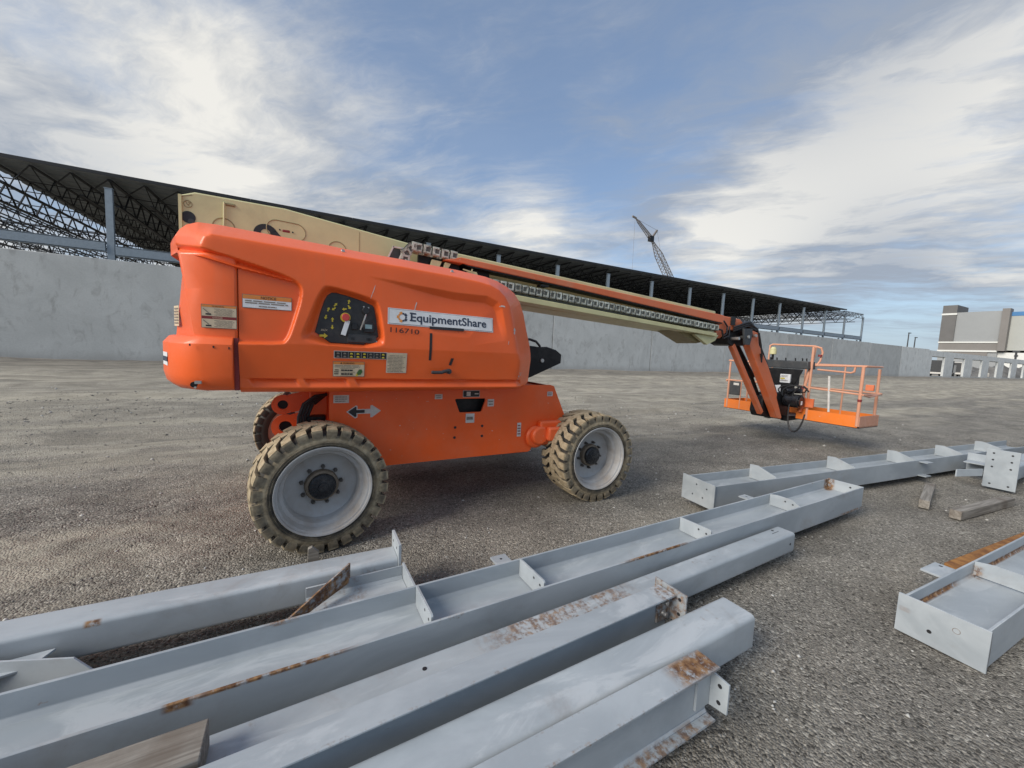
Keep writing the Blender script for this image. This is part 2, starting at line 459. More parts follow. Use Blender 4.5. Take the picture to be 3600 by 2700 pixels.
# ------------------------------------------------------------------ mesh builder
class MB:
    def __init__(s):
        s.v = []; s.f = []; s.m = []; s.mats = []; s.cur = 0; s.attr = None

    def use(s, m):
        if m not in s.mats: s.mats.append(m)
        s.cur = s.mats.index(m); return s

    def add(s, verts, faces):
        o = len(s.v)
        s.v.extend([tuple(p) for p in verts])
        for f in faces:
            s.f.append(tuple(o + i for i in f)); s.m.append(s.cur)
        return o

    def box(s, c, size, rot=None):
        hx, hy, hz = size[0] / 2, size[1] / 2, size[2] / 2
        P = [Vector((sx * hx, sy * hy, sz * hz)) for sz in (-1, 1) for sy in (-1, 1) for sx in (-1, 1)]
        if rot is not None: P = [rot @ p for p in P]
        c = Vector(c)
        s.add([p + c for p in P], [(0, 2, 3, 1), (4, 5, 7, 6), (0, 1, 5, 4), (2, 6, 7, 3), (0, 4, 6, 2), (1, 3, 7, 5)])
        return s

    def b(s, x0, x1, y0, y1, z0, z1):
        return s.box(((x0 + x1) / 2, (y0 + y1) / 2, (z0 + z1) / 2), (abs(x1 - x0), abs(y1 - y0), abs(z1 - z0)))

    def bar(s, p, q, w, h=None, up=(0, 0, 1)):
        """rectangular bar from p to q: w across, h along up"""
        p = Vector(p); q = Vector(q); h = w if h is None else h
        d = (q - p); L = d.length; d.normalize()
        u = Vector(up)
        if abs(d.dot(u)) > 0.98: u = Vector((0, 1, 0))
        a = d.cross(u).normalized(); bb = a.cross(d).normalized()
        rot = Matrix((d, a, bb)).transposed()
        return s.box((p + q) / 2, (L, w, h), rot)

    def tube(s, pts, r, n=10, caps=True, closed=False):
        pts = [Vector(p) for p in pts]
        rings = []
        N = len(pts)
        prev = None
        for i, p in enumerate(pts):
            if closed: t = pts[(i + 1) % N] - pts[i - 1]
            elif i == 0: t = pts[1] - p
            elif i == N - 1: t = p - pts[-2]
            else: t = (pts[i + 1] - p).normalized() + (p - pts[i - 1]).normalized()
            t.normalize()
            if prev is None:
                a = t.cross(Vector((0, 0, 1)))
                if a.length < 0.05: a = t.cross(Vector((0, 1, 0)))
            else:
                a = prev - t * prev.dot(t)
            a.normalize(); prev = a
            c = t.cross(a)
            k = 1.0
            if 0 < i < N - 1 and not closed:
                cs = (pts[i + 1] - p).normalized().dot((p - pts[i - 1]).normalized())
                k = 1.0 / max(0.6, math.sqrt(max(0.0, (1 + cs) / 2)))
            rings.append([p + (a * math.cos(2 * math.pi * j / n) + c * math.sin(2 * math.pi * j / n)) * r * (k if k < 1.3 else 1.3) for j in range(n)])
        vs = [v for rg in rings for v in rg]; fs = []
        M_ = N if closed else N - 1
        for i in range(M_):
            for j in range(n):
                a0 = i * n + j; a1 = i * n + (j + 1) % n; b0 = ((i + 1) % N) * n + j; b1 = ((i + 1) % N) * n + (j + 1) % n
                fs.append((a0, a1, b1, b0))
        if caps and not closed:
            fs.append(tuple(range(n - 1, -1, -1))); fs.append(tuple((N - 1) * n + j for j in range(n)))
        s.add(vs, fs); return s

    def cyl(s, p, q, r, n=20, r2=None):
        p = Vector(p); q = Vector(q); d = (q - p).normalized()
        a = d.cross(Vector((0, 0, 1)))
        if a.length < 0.05: a = d.cross(Vector((0, 1, 0)))
        a.normalize(); c = d.cross(a)
        r2 = r if r2 is None else r2
        vs = [p + (a * math.cos(2 * math.pi * j / n) + c * math.sin(2 * math.pi * j / n)) * r for j in range(n)]
        vs += [q + (a * math.cos(2 * math.pi * j / n) + c * math.sin(2 * math.pi * j / n)) * r2 for j in range(n)]
        fs = [(j, (j + 1) % n, n + (j + 1) % n, n + j) for j in range(n)]
        fs += [tuple(range(n - 1, -1, -1)), tuple(range(n, 2 * n))]
        s.add(vs, fs); return s

    def prism(s, poly, fn0, fn1):
        """polygon extruded between two mappings of its (a,b) points"""
        n = len(poly)
        vs = [fn0(*p) for p in poly] + [fn1(*p) for p in poly]
        fs = [tuple(range(n - 1, -1, -1)), tuple(range(n, 2 * n))] + [(i, (i + 1) % n, n + (i + 1) % n, n + i) for i in range(n)]
        s.add(vs, fs); return s

    def xz(s, poly, y0, y1):
        return s.prism(poly, lambda a, c: (a, y0, c), lambda a, c: (a, y1, c))

    def yz(s, poly, x0, x1):
        return s.prism(poly, lambda a, c: (x0, a, c), lambda a, c: (x1, a, c))

    def xy(s, poly, z0, z1):
        return s.prism(poly, lambda a, c: (a, c, z0), lambda a, c: (a, c, z1))

    def lathe(s, prof, n=48, axis='y', c=(0, 0, 0), close=False):
        """profile of (radius, along) turned about an axis parallel to y"""
        vs = []; fs = []
        for (r, t) in prof:
            for j in range(n):
                a = 2 * math.pi * j / n
                vs.append((c[0] + r * math.cos(a), c[1] + t, c[2] + r * math.sin(a)))
        K = len(prof)
        for i in range(K if close else K - 1):
            for j in range(n):
                i2 = (i + 1) % K
                fs.append((i * n + j, i * n + (j + 1) % n, i2 * n + (j + 1) % n, i2 * n + j))
        s.add(vs, fs); return s

    def build(s, name, material=None, parent=None, bevel=0.0, seg=2, sharp=35, origin=None, recalc=True):
        me = bpy.data.meshes.new(name)
        if origin is None:
            origin = Vector((0, 0, 0))
            p = parent
            while p is not None:
                origin = origin + p.location; p = p.parent
        origin = Vector(origin)
        me.from_pydata([tuple(Vector(v) - origin) for v in s.v], [], s.f)
        if recalc:
            bm = bmesh.new(); bm.from_mesh(me)
            bmesh.ops.recalc_face_normals(bm, faces=bm.faces)
            bm.to_mesh(me); bm.free()
        mats = s.mats if s.mats else [material]
        for mm in mats: me.materials.append(mm)
        if len(mats) > 1: me.polygons.foreach_set('material_index', s.m)
        me.polygons.foreach_set('use_smooth', [True] * len(me.polygons))
        me.set_sharp_from_angle(angle=R(sharp))
        me.update()
        o = bpy.data.objects.new(name, me)
        COL.objects.link(o)
        if parent is not None: o.parent = parent
        else: o.location = origin
        if bevel > 0:
            bv = o.modifiers.new('bevel', 'BEVEL'); bv.width = bevel; bv.segments = seg; bv.limit_method = 'ANGLE'; bv.angle_limit = R(40)
            bv.harden_normals = False
        return o


def thing(name, loc, label, cat, group=None, rz=0.0):
    o = bpy.data.objects.new(name, None)
    o.empty_display_size = 0.2
    COL.objects.link(o)
    o.location = loc; o.rotation_euler = (0, 0, rz)
    o['label'] = label; o['category'] = cat
    if group: o['group'] = group
    return o


def tag(o, label=None, cat=None, group=None, kind=None):
    if label: o['label'] = label
    if cat: o['category'] = cat
    if group: o['group'] = group
    if kind: o['kind'] = kind
    return o


def copy_tree(o, parent=None):
    c = o.copy(); COL.objects.link(c)
    c.parent = parent
    for ch in o.children: copy_tree(ch, c)
    return c


_text_cache = {}
def text_geo(txt, bold=0.0):
    """outline lettering with the built-in font as (verts2d, faces), height of capitals = 1"""
    k = (txt, bold)
    if k in _text_cache: return _text_cache[k]
    cu = bpy.data.curves.new('lettering', 'FONT'); cu.body = txt; cu.size = 1.0; cu.offset = bold; cu.resolution_u = 3
    ob = bpy.data.objects.new('lettering', cu); COL.objects.link(ob)
    dg = bpy.context.evaluated_depsgraph_get()
    me = ob.evaluated_get(dg).to_mesh()
    v = [(p.co.x, p.co.y) for p in me.vertices]; f = [tuple(p.vertices) for p in me.polygons]
    ob.evaluated_get(dg).to_mesh_clear()
    bpy.data.objects.remove(ob); bpy.data.curves.remove(cu)
    _text_cache[k] = (v, f)
    return v, f


class Decal(MB):
    """flat print on a mapped surface: map(a, b, lift) -> point; a to the right, b up"""
    def __init__(s, mp):
        super().__init__(); s.mp = mp; s.k = 0

    def rect(s, a0, b0, a1, b1, m, n=None):
        s.use(m); s.k += 1
        lift = 0.0016 + 0.0014 * s.k if s.k < 3 else 0.0055
        nx = n or max(1, int(abs(a1 - a0) / 0.03)); ny = max(1, int(abs(b1 - b0) / 0.03))
        vs = [s.mp(a0 + (a1 - a0) * i / nx, b0 + (b1 - b0) * j / ny, lift) for j in range(ny + 1) for i in range(nx + 1)]
        fs = [(j * (nx + 1) + i, j * (nx + 1) + i + 1, (j + 1) * (nx + 1) + i + 1, (j + 1) * (nx + 1) + i) for j in range(ny) for i in range(nx)]
        s.add(vs, fs); return s

    def poly(s, pts, m, lift=0.0066):
        s.use(m)
        s.add([s.mp(a, b, lift) for a, b in pts], [tuple(range(len(pts)))]); return s

    def text(s, txt, a, b, h, m, w=None, bold=0.0, lift=0.0072):
        v, f = text_geo(txt, bold)
        xs = [p[0] for p in v]; x0, x1 = min(xs), max(xs)
        k = h / 0.69
        kx = k if w is None else w / (x1 - x0)
        s.use(m)
        s.add([s.mp(a + (p[0] - x0) * kx, b + p[1] * k, lift) for p in v], f); return s

    def lines(s, a0, b0, a1, b1, n, m, fill=0.5):
        r = random.Random(int(a0 * 1000) + n)
        for i in range(n):
            y = b1 - (b1 - b0) * (i + 0.5) / n
            h = (b1 - b0) / n * fill
            x = a0 + (a1 - a0) * (0.0 if r.random() < 0.8 else 0.1)
            e = a1 - (a1 - a0) * r.uniform(0, 0.18)
            while x < e:
                wd = r.uniform(0.12, 0.3) * (a1 - a0)
                s.poly([(x, y - h / 2), (min(e, x + wd), y - h / 2), (min(e, x + wd), y + h / 2), (x, y + h / 2)], m)
                x += wd + 0.03 * (a1 - a0)
        return s

# ================================================================== SETTING
def build_ground():
    # fine grid near the camera, wide sheet to the horizon; low ruts and unevenness
    def h(x, y):
        a = 0.010 * np.sin(x * 1.7 + 0.6 * y) * np.sin(y * 2.3 - 0.3 * x) + 0.006 * np.sin(x * 4.1 + 1) * np.sin(y * 3.7)
        ruts = 0
        for yc, dd, wd in ((7.4, 0.05, 0.25), (9.3, 0.045, 0.28), (12.5, 0.06, 0.4), (15.0, 0.05, 0.4), (19.5, 0.08, 0.6)):
            yy = y - yc - 0.02 * x - 0.15 * np.sin(x * 0.35 + yc)
            ruts = ruts - dd * np.exp(-(yy / wd) ** 2) + dd * 0.7 * np.exp(-((yy - wd * 1.7) / (wd * 0.8)) ** 2)
        berm = 0.20 * np.exp(-((y - 26.6 - 0.4 * np.sin(x * 0.21)) / 1.3) ** 2) * (0.7 + 0.3 * np.sin(x * 0.5) * np.sin(x * 0.173 + 1))
        lump = (np.sin(x * 11.3 + 2 * np.sin(y * 5.1)) * np.sin(y * 13.7 + 1.5 * np.sin(x * 6.3)) * 0.5 + np.sin(x * 23.1 + y * 9) * np.sin(y * 27.7 - x * 5) * 0.3)
        soft = np.exp(-((x + 1.9) / 1.6) ** 2 - ((y - 3.3) / 1.1) ** 2) * 0.022 + 0.005 * np.exp(-((y - 5.0) / 2.5) ** 2)
        a = a + lump * soft
        return a * np.clip((y - 0.2) / 2, 0.3, 1.4) + ruts * (y > 5.2) + berm - 0.006
    xs = np.concatenate([np.linspace(-900, -60, 9)[:-1], np.linspace(-60, -20, 21)[:-1], np.linspace(-20, -4, 81)[:-1], np.linspace(-4, 12, 401)[:-1], np.linspace(12, 40, 101)[:-1], np.linspace(40, 180, 101)[:-1], np.linspace(180, 1500, 12)])
    ys = np.concatenate([np.linspace(-900, -20, 8)[:-1], np.linspace(-20, -1, 8)[:-1], np.linspace(-1, 8, 241)[:-1], np.linspace(8, 30, 161)[:-1], np.linspace(30, 60, 11)[:-1], np.linspace(60, 1500, 10)])
    X, Y = np.meshgrid(xs, ys)
    Z = h(X, Y)
    Z[(Y > 30) | (Y < -8)] = -0.02
    nx, ny = len(xs), len(ys)
    me = bpy.data.meshes.new('ground')
    me.vertices.add(nx * ny)
    me.vertices.foreach_set('co', np.stack([X, Y, Z], -1).reshape(-1).astype(np.float32))
    i, j = np.meshgrid(np.arange(nx - 1), np.arange(ny - 1))
    a = (j * nx + i).reshape(-1)
    q = np.stack([a, a + 1, a + nx + 1, a + nx], -1).reshape(-1)
    nf = len(a)
    me.loops.add(nf * 4); me.loops.foreach_set('vertex_index', q.astype(np.int32))
    me.polygons.add(nf)
    me.polygons.foreach_set('loop_start', np.arange(0, nf * 4, 4, dtype=np.int32))
    me.polygons.foreach_set('loop_total', np.full(nf, 4, dtype=np.int32))
    me.polygons.foreach_set('use_smooth', np.ones(nf, dtype=bool))
    me.update(); me.validate()
    me.materials.append(M['ground'])
    o = bpy.data.objects.new('ground', me); COL.objects.link(o)
    o['kind'] = 'structure'
    return h


ground_h = build_ground()


def build_pebbles(name, n, smin, smax, seed, r0, r1, material, tones, power=1.0):
    """loose stones joined into one mesh, denser near the viewer's part of the yard"""
    g = np.random.default_rng(seed)
    t = g.random(n)
    rr = r0 * (r1 / r0) ** (t ** power)
    ang = g.uniform(R(-28), R(122), n)
    X = rr * np.cos(ang); Y = rr * np.sin(ang) * 1.0
    keep = (Y > 0.1) & (Y < 27.5)
    X, Y, rr = X[keep], Y[keep], rr[keep]
    n = len(X)
    Z = ground_h(X, Y)
    base = np.array([(0, 0, 1), (0, 0, -1), (1, 0, 0), (-1, 0, 0), (0, 1, 0), (0, -1, 0)], float)
    fac = np.array([(0, 2, 4), (0, 4, 3), (0, 3, 5), (0, 5, 2), (1, 4, 2), (1, 3, 4), (1, 5, 3), (1, 2, 5)])
    sz = g.uniform(smin, smax, n) * np.clip(rr / 5, 0.8, 2.2)
    S = sz[:, None] * np.stack([g.uniform(0.7, 1.3, n), g.uniform(0.6, 1.1, n), g.uniform(0.4, 0.8, n)], -1)
    V = base[None] * S[:, None] * g.uniform(0.75, 1.25, (n, 6, 1))
    th = g.uniform(0, 6.28, n)
    c, s = np.cos(th)[:, None], np.sin(th)[:, None]
    V = np.stack([V[..., 0] * c - V[..., 1] * s, V[..., 0] * s + V[..., 1] * c, V[..., 2]], -1)
    V += np.stack([X, Y, Z + S[:, 2] * 0.35], -1)[:, None]
    F = (fac[None] + (np.arange(n) * 6)[:, None, None]).reshape(-1, 3)
    me = bpy.data.meshes.new(name)
    me.vertices.add(n * 6); me.vertices.foreach_set('co', V.reshape(-1).astype(np.float32))
    nf = len(F)
    me.loops.add(nf * 3); me.loops.foreach_set('vertex_index', F.reshape(-1).astype(np.int32))
    me.polygons.add(nf)
    me.polygons.foreach_set('loop_start', np.arange(0, nf * 3, 3, dtype=np.int32))
    me.polygons.foreach_set('loop_total', np.full(nf, 3, dtype=np.int32))
    me.update()
    at = me.attributes.new('tone', 'FLOAT', 'POINT')
    at.data.foreach_set('value', np.repeat(g.uniform(tones[0], tones[1], n) ** 1.6, 6).astype(np.float32))
    me.materials.append(material)
    o = bpy.data.objects.new(name, me); COL.objects.link(o)
    o['kind'] = 'stuff'
    return o


build_pebbles('loose_gravel', 70000, 0.0022, 0.0058, 3, 0.8, 14, M['pebble'], (0.15, 0.8), 0.8)
build_pebbles('loose_stones', 5200, 0.005, 0.013, 11, 1.0, 14, M['pebble'], (0.2, 0.8), 0.9)
build_pebbles('scattered_stones', 420, 0.008, 0.017, 5, 1.6, 16, M['whstone'], (0.8, 1.0), 0.9)

# ---------------------------------------------------------------- concrete wall
YW = 28.5
def build_wall():
    w = thing('concrete_wall', (40, YW, 0), 'long grey tilt-up concrete panel wall standing behind the boom lift', 'wall')
    edges = [-53.5, -41.4, -29.4, -17.4, -5.3, 6.7, 18.7, 30.7, 42.5, 55.2, 67.0, 79.0, 91.0, 103.2]
    order = [0, 2, 1, 0, 2, 0, 1, 1, 0, 2, 0, 2, 3]
    tops = [5.34, 5.36, 5.33, 5.35, 5.34, 5.35, 5.33, 5.36, 5.34, 5.35, 5.33, 5.30, 5.28]
    for i in range(len(edges) - 1):
        mb = MB(); mb.b(edges[i] + 0.028, edges[i + 1] - 0.028, YW, YW + 0.25, -0.05, tops[i])
        mb.build('panel', M['concrete'][order[i]], w, bevel=0.02, seg=1)
        mb = MB(); mb.b(edges[i + 1] - 0.027, edges[i + 1] + 0.027, YW + 0.06, YW + 0.2, -0.05, 5.25)
        mb.build('joint', M['joint'], w)
    # dock wall going on to the right: piers with a header over each opening
    d = thing('dock_wall', (140, YW, 0), 'pale concrete wall with a row of tall dock door openings beyond the basket', 'wall')
    p0 = 103.25; W_ = 11.55
    for k in range(7):
        a = p0 + k * W_; o0 = a + 1.75; o1 = o0 + 6.7; top = 4.05
        mb = MB()
        mb.xz([(a, -0.05), (o0, -0.05), (o0, top), (o1, top), (o1, -0.05), (a + W_ - 0.02, -0.05), (a + W_ - 0.02, 5.1), (a, 5.1)], YW + 0.02, YW + 0.35)
        mb.build('panel', M['concrete'][3], d)
        mb = MB(); mb.b(o0 - 0.03, o1 + 0.03, YW + 0.352, YW + 0.50, top - 0.12, top + 0.22)
        mb.build('lintel', M['concrete'][0], d)
        mb = MB(); mb.b(o0 + 0.02, o1 - 0.02, YW + 0.05, YW + 0.30, -0.05, 0.28)
        mb.build('sill', M['concrete'][0], d)


build_wall()

# ---------------------------------------------------------------- steel building frame
def build_frame():
    YF = 32.0; YB = 104.0; ZR = 10.62
    fr = thing('steel_frame_building', (34, YF, 0), 'unfinished steel building frame with black roof joists above the concrete wall', 'building frame')
    c = M['frame_grey']
    colm = None
    for k in range(-2, 16):
        x = -10.62 + 6.35 * k
        if colm is None:
            mb = MB()
            mb.b(-0.165, 0.165, -0.09, -0.075, 0, 9.9); mb.b(-0.165, 0.165, 0.075, 0.09, 0, 9.9); mb.b(-0.012, 0.012, -0.074, 0.074, 0, 9.9)
            mb.b(-0.2, 0.2, -0.12, 0.12, 9.9, 9.93)
            colm = mb.build('column', c, None)
            colm.location = (0, 0, 0)
            o = colm
        else:
            o = colm.copy(); COL.objects.link(o)
        o.parent = fr; o.location = (x - 34, 0, 0)
    # girt beam: one length per bay, and short kicker posts beside the columns
    bm_ = None; post = None
    for k in range(-2, 15):
        x = -10.62 + 6.35 * k
        if bm_ is None:
            mb = MB()
            mb.b(0.22, 6.13, -0.15, 0.15, 0.56, 0.58); mb.b(0.22, 6.13, -0.15, 0.15, 0, 0.02); mb.b(0.22, 6.13, -0.012, 0.012, 0.021, 0.559)
            mb.b(0.22, 6.13, -0.17, -0.151, 0.06, 0.52)
            bm_ = mb.build('girt_beam', c, None); o = bm_
        else:
            o = bm_.copy(); COL.objects.link(o)
        o.parent = fr; o.location = (x - 34, 0, 6.06 + 0.17 * (k < 0))
        if k >= 0:
            if post is None:
                mb = MB(); mb.b(-0.09, 0.09, -0.09, 0.09, 0, 3.0)
                post = mb.build('post', c, None); o = post
            else:
                o = post.copy(); COL.objects.link(o)
            o.parent = fr; o.location = (x - 34 - 1.35 + 6.35, 0.0, 2.98)
    # open-web joists run away from the edge
    def joist(x, L, depth, ch, web, pitch):
        mb = MB()
        for s in (-1, 1):
            mb.b(s * 0.05 - ch / 2, s * 0.05 + ch / 2, 0, L, -ch, 0); mb.b(s * 0.05 - ch / 2, s * 0.05 + ch / 2, 1.0, L - 1.0, -depth, -depth + ch)
        n = int((L - 2) / pitch)
        for i in range(n):
            y = 1.0 + i * pitch
            mb.bar((0, y - (1.0 if i == 0 else 0), -0.03), (0, y + pitch / 2, -depth + 0.03), web); mb.bar((0, y + pitch / 2, -depth + 0.03), (0, y + pitch, -0.03), web)
        return mb
    L = YB - YF
    light = None; heavy = None
    x0 = -10.62 - 6.35 * 6
    JS = 6.35 / 4
    n = int((84.65 - x0) / JS) + 1
    for i in range(n):
        x = x0 + i * JS
        hv = i % 4 == 0
        if hv:
            if heavy is None:
                heavy = joist(0, L, 1.30, 0.095, 0.07, 1.9).build('joist', M['joist_black'], None); o = heavy
            else: o = heavy.copy(); COL.objects.link(o)
        else:
            if light is None:
                light = joist(0, L, 0.95, 0.06, 0.042, 1.3).build('joist', M['joist_black'], None); o = light
            else: o = light.copy(); COL.objects.link(o)
        o.parent = fr; o.location = (x - 34, 0.1, ZR - 0.14)
    # bridging lines and diagonal braces to the edge
    mb = MB()
    for y in np.arange(YF + 6, YB, 6.5):
        mb.bar((x0, y, ZR - 1.05), (84.6, y, ZR - 1.05), 0.05); mb.bar((x0, y, ZR - 0.2), (84.6, y, ZR - 0.2), 0.05)
    mb.build('bridging', M['joist_black'], fr)
    mb = MB()
    for i in range(n - 1):
        x = x0 + i * JS
        mb.bar((x, YF + 2.2, ZR - 0.5), (x + JS, YF + 0.05, ZR - 0.16), 0.05)
        mb.bar((x, YF + 2.2, ZR - 0.5), (x + JS, YF + 2.2, ZR - 0.5), 0.05)
    mb.build('edge_brace', M['joist_black'], fr)
    # girder trusses along the column lines (x direction)
    for yy in (YF + 0.02, YF + 18, YF + 36, YF + 54, YB):
        mb = MB()
        xa = -10.62 - 6.35 * 2 if yy == YF + 0.02 else x0
        z1, z0 = ZR - 0.16, ZR - 0.86
        if yy == YF + 0.02:
            xa = 77.9
        mb.bar((xa, yy, z1), (84.65, yy, z1), 0.1); mb.bar((xa, yy, z0), (84.65, yy, z0), 0.1)
        x = xa
        while x < 84.6:
            e = min(84.65, x + 1.06)
            mb.bar((x, yy, z0), ((x + e) / 2, yy, z1), 0.06); mb.bar(((x + e) / 2, yy, z1), (e, yy, z0), 0.06); x = e
        mb.build('girder_truss', M['frame_grey'] if yy == YF + 0.02 else M['joist_black'], fr)
    # roof deck sheets: ribbed steel laid bay by bay
    sheet = None
    xs = np.arange(-16.2, 77.0, 6.28)
    for i in range(len(xs)):
        if sheet is None:
            mb = MB()
            pts = []
            p = 0.0
            while p < L - 0.3:
                pts += [(p, 0.0), (p + 0.55, 0.0), (p + 0.62, 0.05), (p + 0.93, 0.05)]; p += 1.0
            pts.append((L, 0.0))
            vs = [(0, a - 0.25, b) for a, b in pts] + [(6.27, a - 0.25, b) for a, b in pts]
            m_ = len(pts)
            mb.add(vs, [(q, q + 1, m_ + q + 1, m_ + q) for q in range(m_ - 1)])
            vs = [(0, a - 0.25, b + 0.06) for a, b in pts] + [(6.27, a - 0.25, b + 0.06) for a, b in pts]
            mb.add(vs, [(q, q + 1, m_ + q + 1, m_ + q) for q in range(m_ - 1)])
            mb.mats = [M['deck'], M['joist_black']]; mb.cur = 1; mb.b(0, 6.27, -0.27, -0.24, -0.06, 0.125)
            sheet = mb.build('deck_sheet', M['deck'], None, recalc=False); o = sheet
        else: o = sheet.copy(); COL.objects.link(o)
        o.parent = fr; o.location = (float(xs[i]) - 34, 0, ZR)
    # back row columns far inside
    for x in (-24.0, -43.0, 20.0):
        o = colm.copy(); COL.objects.link(o); o.parent = fr; o.location = (x - 34, YB - YF, 0)


build_frame()

# ---------------------------------------------------------------- far warehouse
def build_far():
    X0 = 230.0
    f = thing('warehouse', (X0, 50, 0), 'large grey and white warehouse with dark corner tower and blue roof edge', 'building')
    dk = plain('warehouse_dark_grey', (0.145, 0.14, 0.135), 0.8, 0, 0.04, scale=0.1)  # tower grey made paler, distance haze put into the colour
    gy = plain('warehouse_grey', (0.31, 0.32, 0.32), 0.8, 0, 0.04, scale=0.1)
    tan = plain('warehouse_taupe', (0.22, 0.205, 0.19), 0.8, 0, 0.04, scale=0.1)
    wh = plain('warehouse_white', (0.70, 0.70, 0.66), 0.8, 0, 0.03, scale=0.1)
    pale = plain('warehouse_pale_grey', (0.42, 0.43, 0.40), 0.8, 0, 0.04, scale=0.1)
    bl = plain('warehouse_blue', (0.06, 0.20, 0.42), 0.6, 0, 0.04, scale=0.1)
    mb = MB(); mb.b(X0, X0 + 60, 45.5, 61.0, -0.1, 24.7); mb.build('wall', gy, f)
    mb = MB(); mb.b(X0 - 0.5, X0 + 12, 57.1, 61.15, 12.6, 27.7); mb.build('tower', dk, f)
    for (z0, z1, y0, y1, m_, nm, dx) in ((23.8, 24.5, 57.0, 61.25, wh, 'trim_band', 0.7), (12.55, 13.1, 45.5, 61.25, wh, 'trim_band', 0.62), (9.75, 12.54, 45.5, 61.1, tan, 'base_band', 0.3),
                                   (9.1, 9.74, 45.5, 61.2, wh, 'trim_band', 0.6), (7.6, 9.09, 47.8, 61.1, tan, 'base_band', 0.3)):
        mb = MB(); mb.b(X0 - dx, X0 - 0.01, y0, y1, z0, z1); mb.build(nm, m_, f)
    mb = MB(); mb.b(X0 - 1.0, X0 + 3, 43.6, 45.49, 9.6, 25.4); mb.build('pilaster', tan, f)
    mb = MB(); mb.b(X0 + 1.5, X0 + 60, 5.0, 43.59, 9.9, 22.7); mb.build('wall', pale, f)
    mb = MB(); mb.b(X0 + 1.4, X0 + 60.1, 5.0, 43.59, 22.71, 24.2); mb.build('roof_edge', bl, f)
    mb = MB(); mb.b(X0 + 1.0, X0 + 60, 5.0, 47.7, 0, 9.05); mb.build('wall', wh, f)
    mb = MB(); mb.b(X0 + 0.8, X0 + 0.99, 40.6, 41.5, 7.6, 8.3); mb.build('wall_lamp', dk, f)
    # light poles standing beyond the wall
    for (x, y, h_, lab) in ((195.6, 60, 14.7, 'taller of two thin light poles seen over the far end of the wall'), (201.9, 60, 13.4, 'shorter of two thin light poles, beside the grey warehouse')):
        p = thing('light_pole', (x, y, 0), lab, 'light pole', 'light poles beyond the wall')
        mb = MB(); mb.cyl((x, y, 0), (x, y, h_), 0.24, 8, 0.16); mb.build('pole', M['darkgrey'], p)
        mb = MB(); mb.b(x - 0.2, x + 1.6, y - 0.2, y + 0.2, h_ - 0.25, h_); mb.build('lamp_head', M['darkgrey'], p)
    p = thing('floodlight_pole', (205, 38.6, 0), 'dark pole with a square floodlight head in front of the white warehouse wall', 'light pole')
    mb = MB(); mb.cyl((205, 36.5, 0), (205, 36.5, 8.4), 0.25, 8); mb.build('pole', M['darkgrey'], p)
    mb = MB(); mb.b(204.6, 205.4, 35.8, 37.2, 8.2, 8.9); mb.build('lamp_head', M['darkgrey'], p)
    # things glimpsed through the dock openings
    soil = plain('soil_mound', (0.17, 0.165, 0.155), 0.95, 0, 0.2, (0.09, 0.085, 0.08), 0.7, 0.35)
    mb = MB()
    g = np.random.default_rng(4)
    ys0, xs0 = np.linspace(42, 60, 10), np.linspace(120, 320, 60)
    vs = []
    for yy in ys0:
        for xx in xs0:
            e = math.sin(math.pi * (yy - 42) / 18)
            vs.append((xx, yy, -0.1 + e * (3.4 + 0.8 * math.sin(xx * 0.13) + 0.6 * math.sin(xx * 0.41 + yy) + g.uniform(-0.3, 0.3))))
    mb.add(vs, [(j * 60 + i, j * 60 + i + 1, (j + 1) * 60 + i + 1, (j + 1) * 60 + i) for j in range(9) for i in range(59)])
    o = mb.build('dirt_mound', soil, None, recalc=False); tag(o, kind='structure')

    mb = MB()
    nx_, ny_ = 40, 8
    vs = []
    for j in range(ny_):
        for i in range(nx_):
            xx = 166 + i * 1.55; e = math.sin(math.pi * j / (ny_ - 1)) * min(1, i / 4, (nx_ - 1 - i) / 3)
            vs.append((xx, 30.6 + j * 1.2, -0.1 + e * (3.0 + 0.5 * math.sin(xx * 0.7) + 0.5 * math.sin(xx * 0.23 + j) + g.uniform(-0.2, 0.2))))
    mb.add(vs, [(j * nx_ + i, j * nx_ + i + 1, (j + 1) * nx_ + i + 1, (j + 1) * nx_ + i) for j in range(ny_ - 1) for i in range(nx_ - 1)])
    o = mb.build('dirt_mound', soil, None, recalc=False); tag(o, kind='structure')

    def truck(x, y, rz, lab, boxm):
        t = thing('box_truck', (x, y, 0), lab, 'truck', 'trucks behind the dock wall', rz)
        def part(nm, m_, *bb, bev=0.03):
            k = MB(); k.b(*bb); q = k.build(nm, m_, None, bevel=bev); q.parent = t; return q
        part('cargo_box', boxm, -3.2, 3.2, -1.25, 1.25, 1.0, 3.7)
        part('rear_opening', M['darkgrey'], -3.25, -3.2, -1.1, 1.1, 1.1, 3.55)
        part('bumper', M['offwhite'], -3.5, -3.22, -1.2, 1.2, 0.55, 0.95)
        part('cab', M['offwhite'], 3.4, 5.2, -1.15, 1.15, 0.7, 2.7)
        for sx in (-2.2, 3.9):
            for sy in (-1, 1):
                k = MB(); k.cyl((sx, sy * 0.85, 0.48), (sx, sy * 1.2, 0.48), 0.48, 16); q = k.build('wheel', M['hose'], None); q.parent = t
    truck(131, 33.9, R(0), 'dark open-backed truck parked behind the first dock opening', M['darkgrey'])
    truck(152, 36.0, R(0), 'white open-backed truck parked behind the second dock opening', M['offwhite'])
    k = MB(); k.xz([(0, 0.25), (4.6, 0.25), (4.6, 0.9), (3.6, 1.0), (2.9, 1.55), (1.2, 1.55), (0.5, 1.0), (0, 0.9)], -0.9, 0.9)
    t = thing('parked_car', (150, 25.0, 0), 'dark parked car in front of the last visible dock opening', 'car')
    q = k.build('body', M['blackgloss'], None, bevel=0.06); q.parent = t
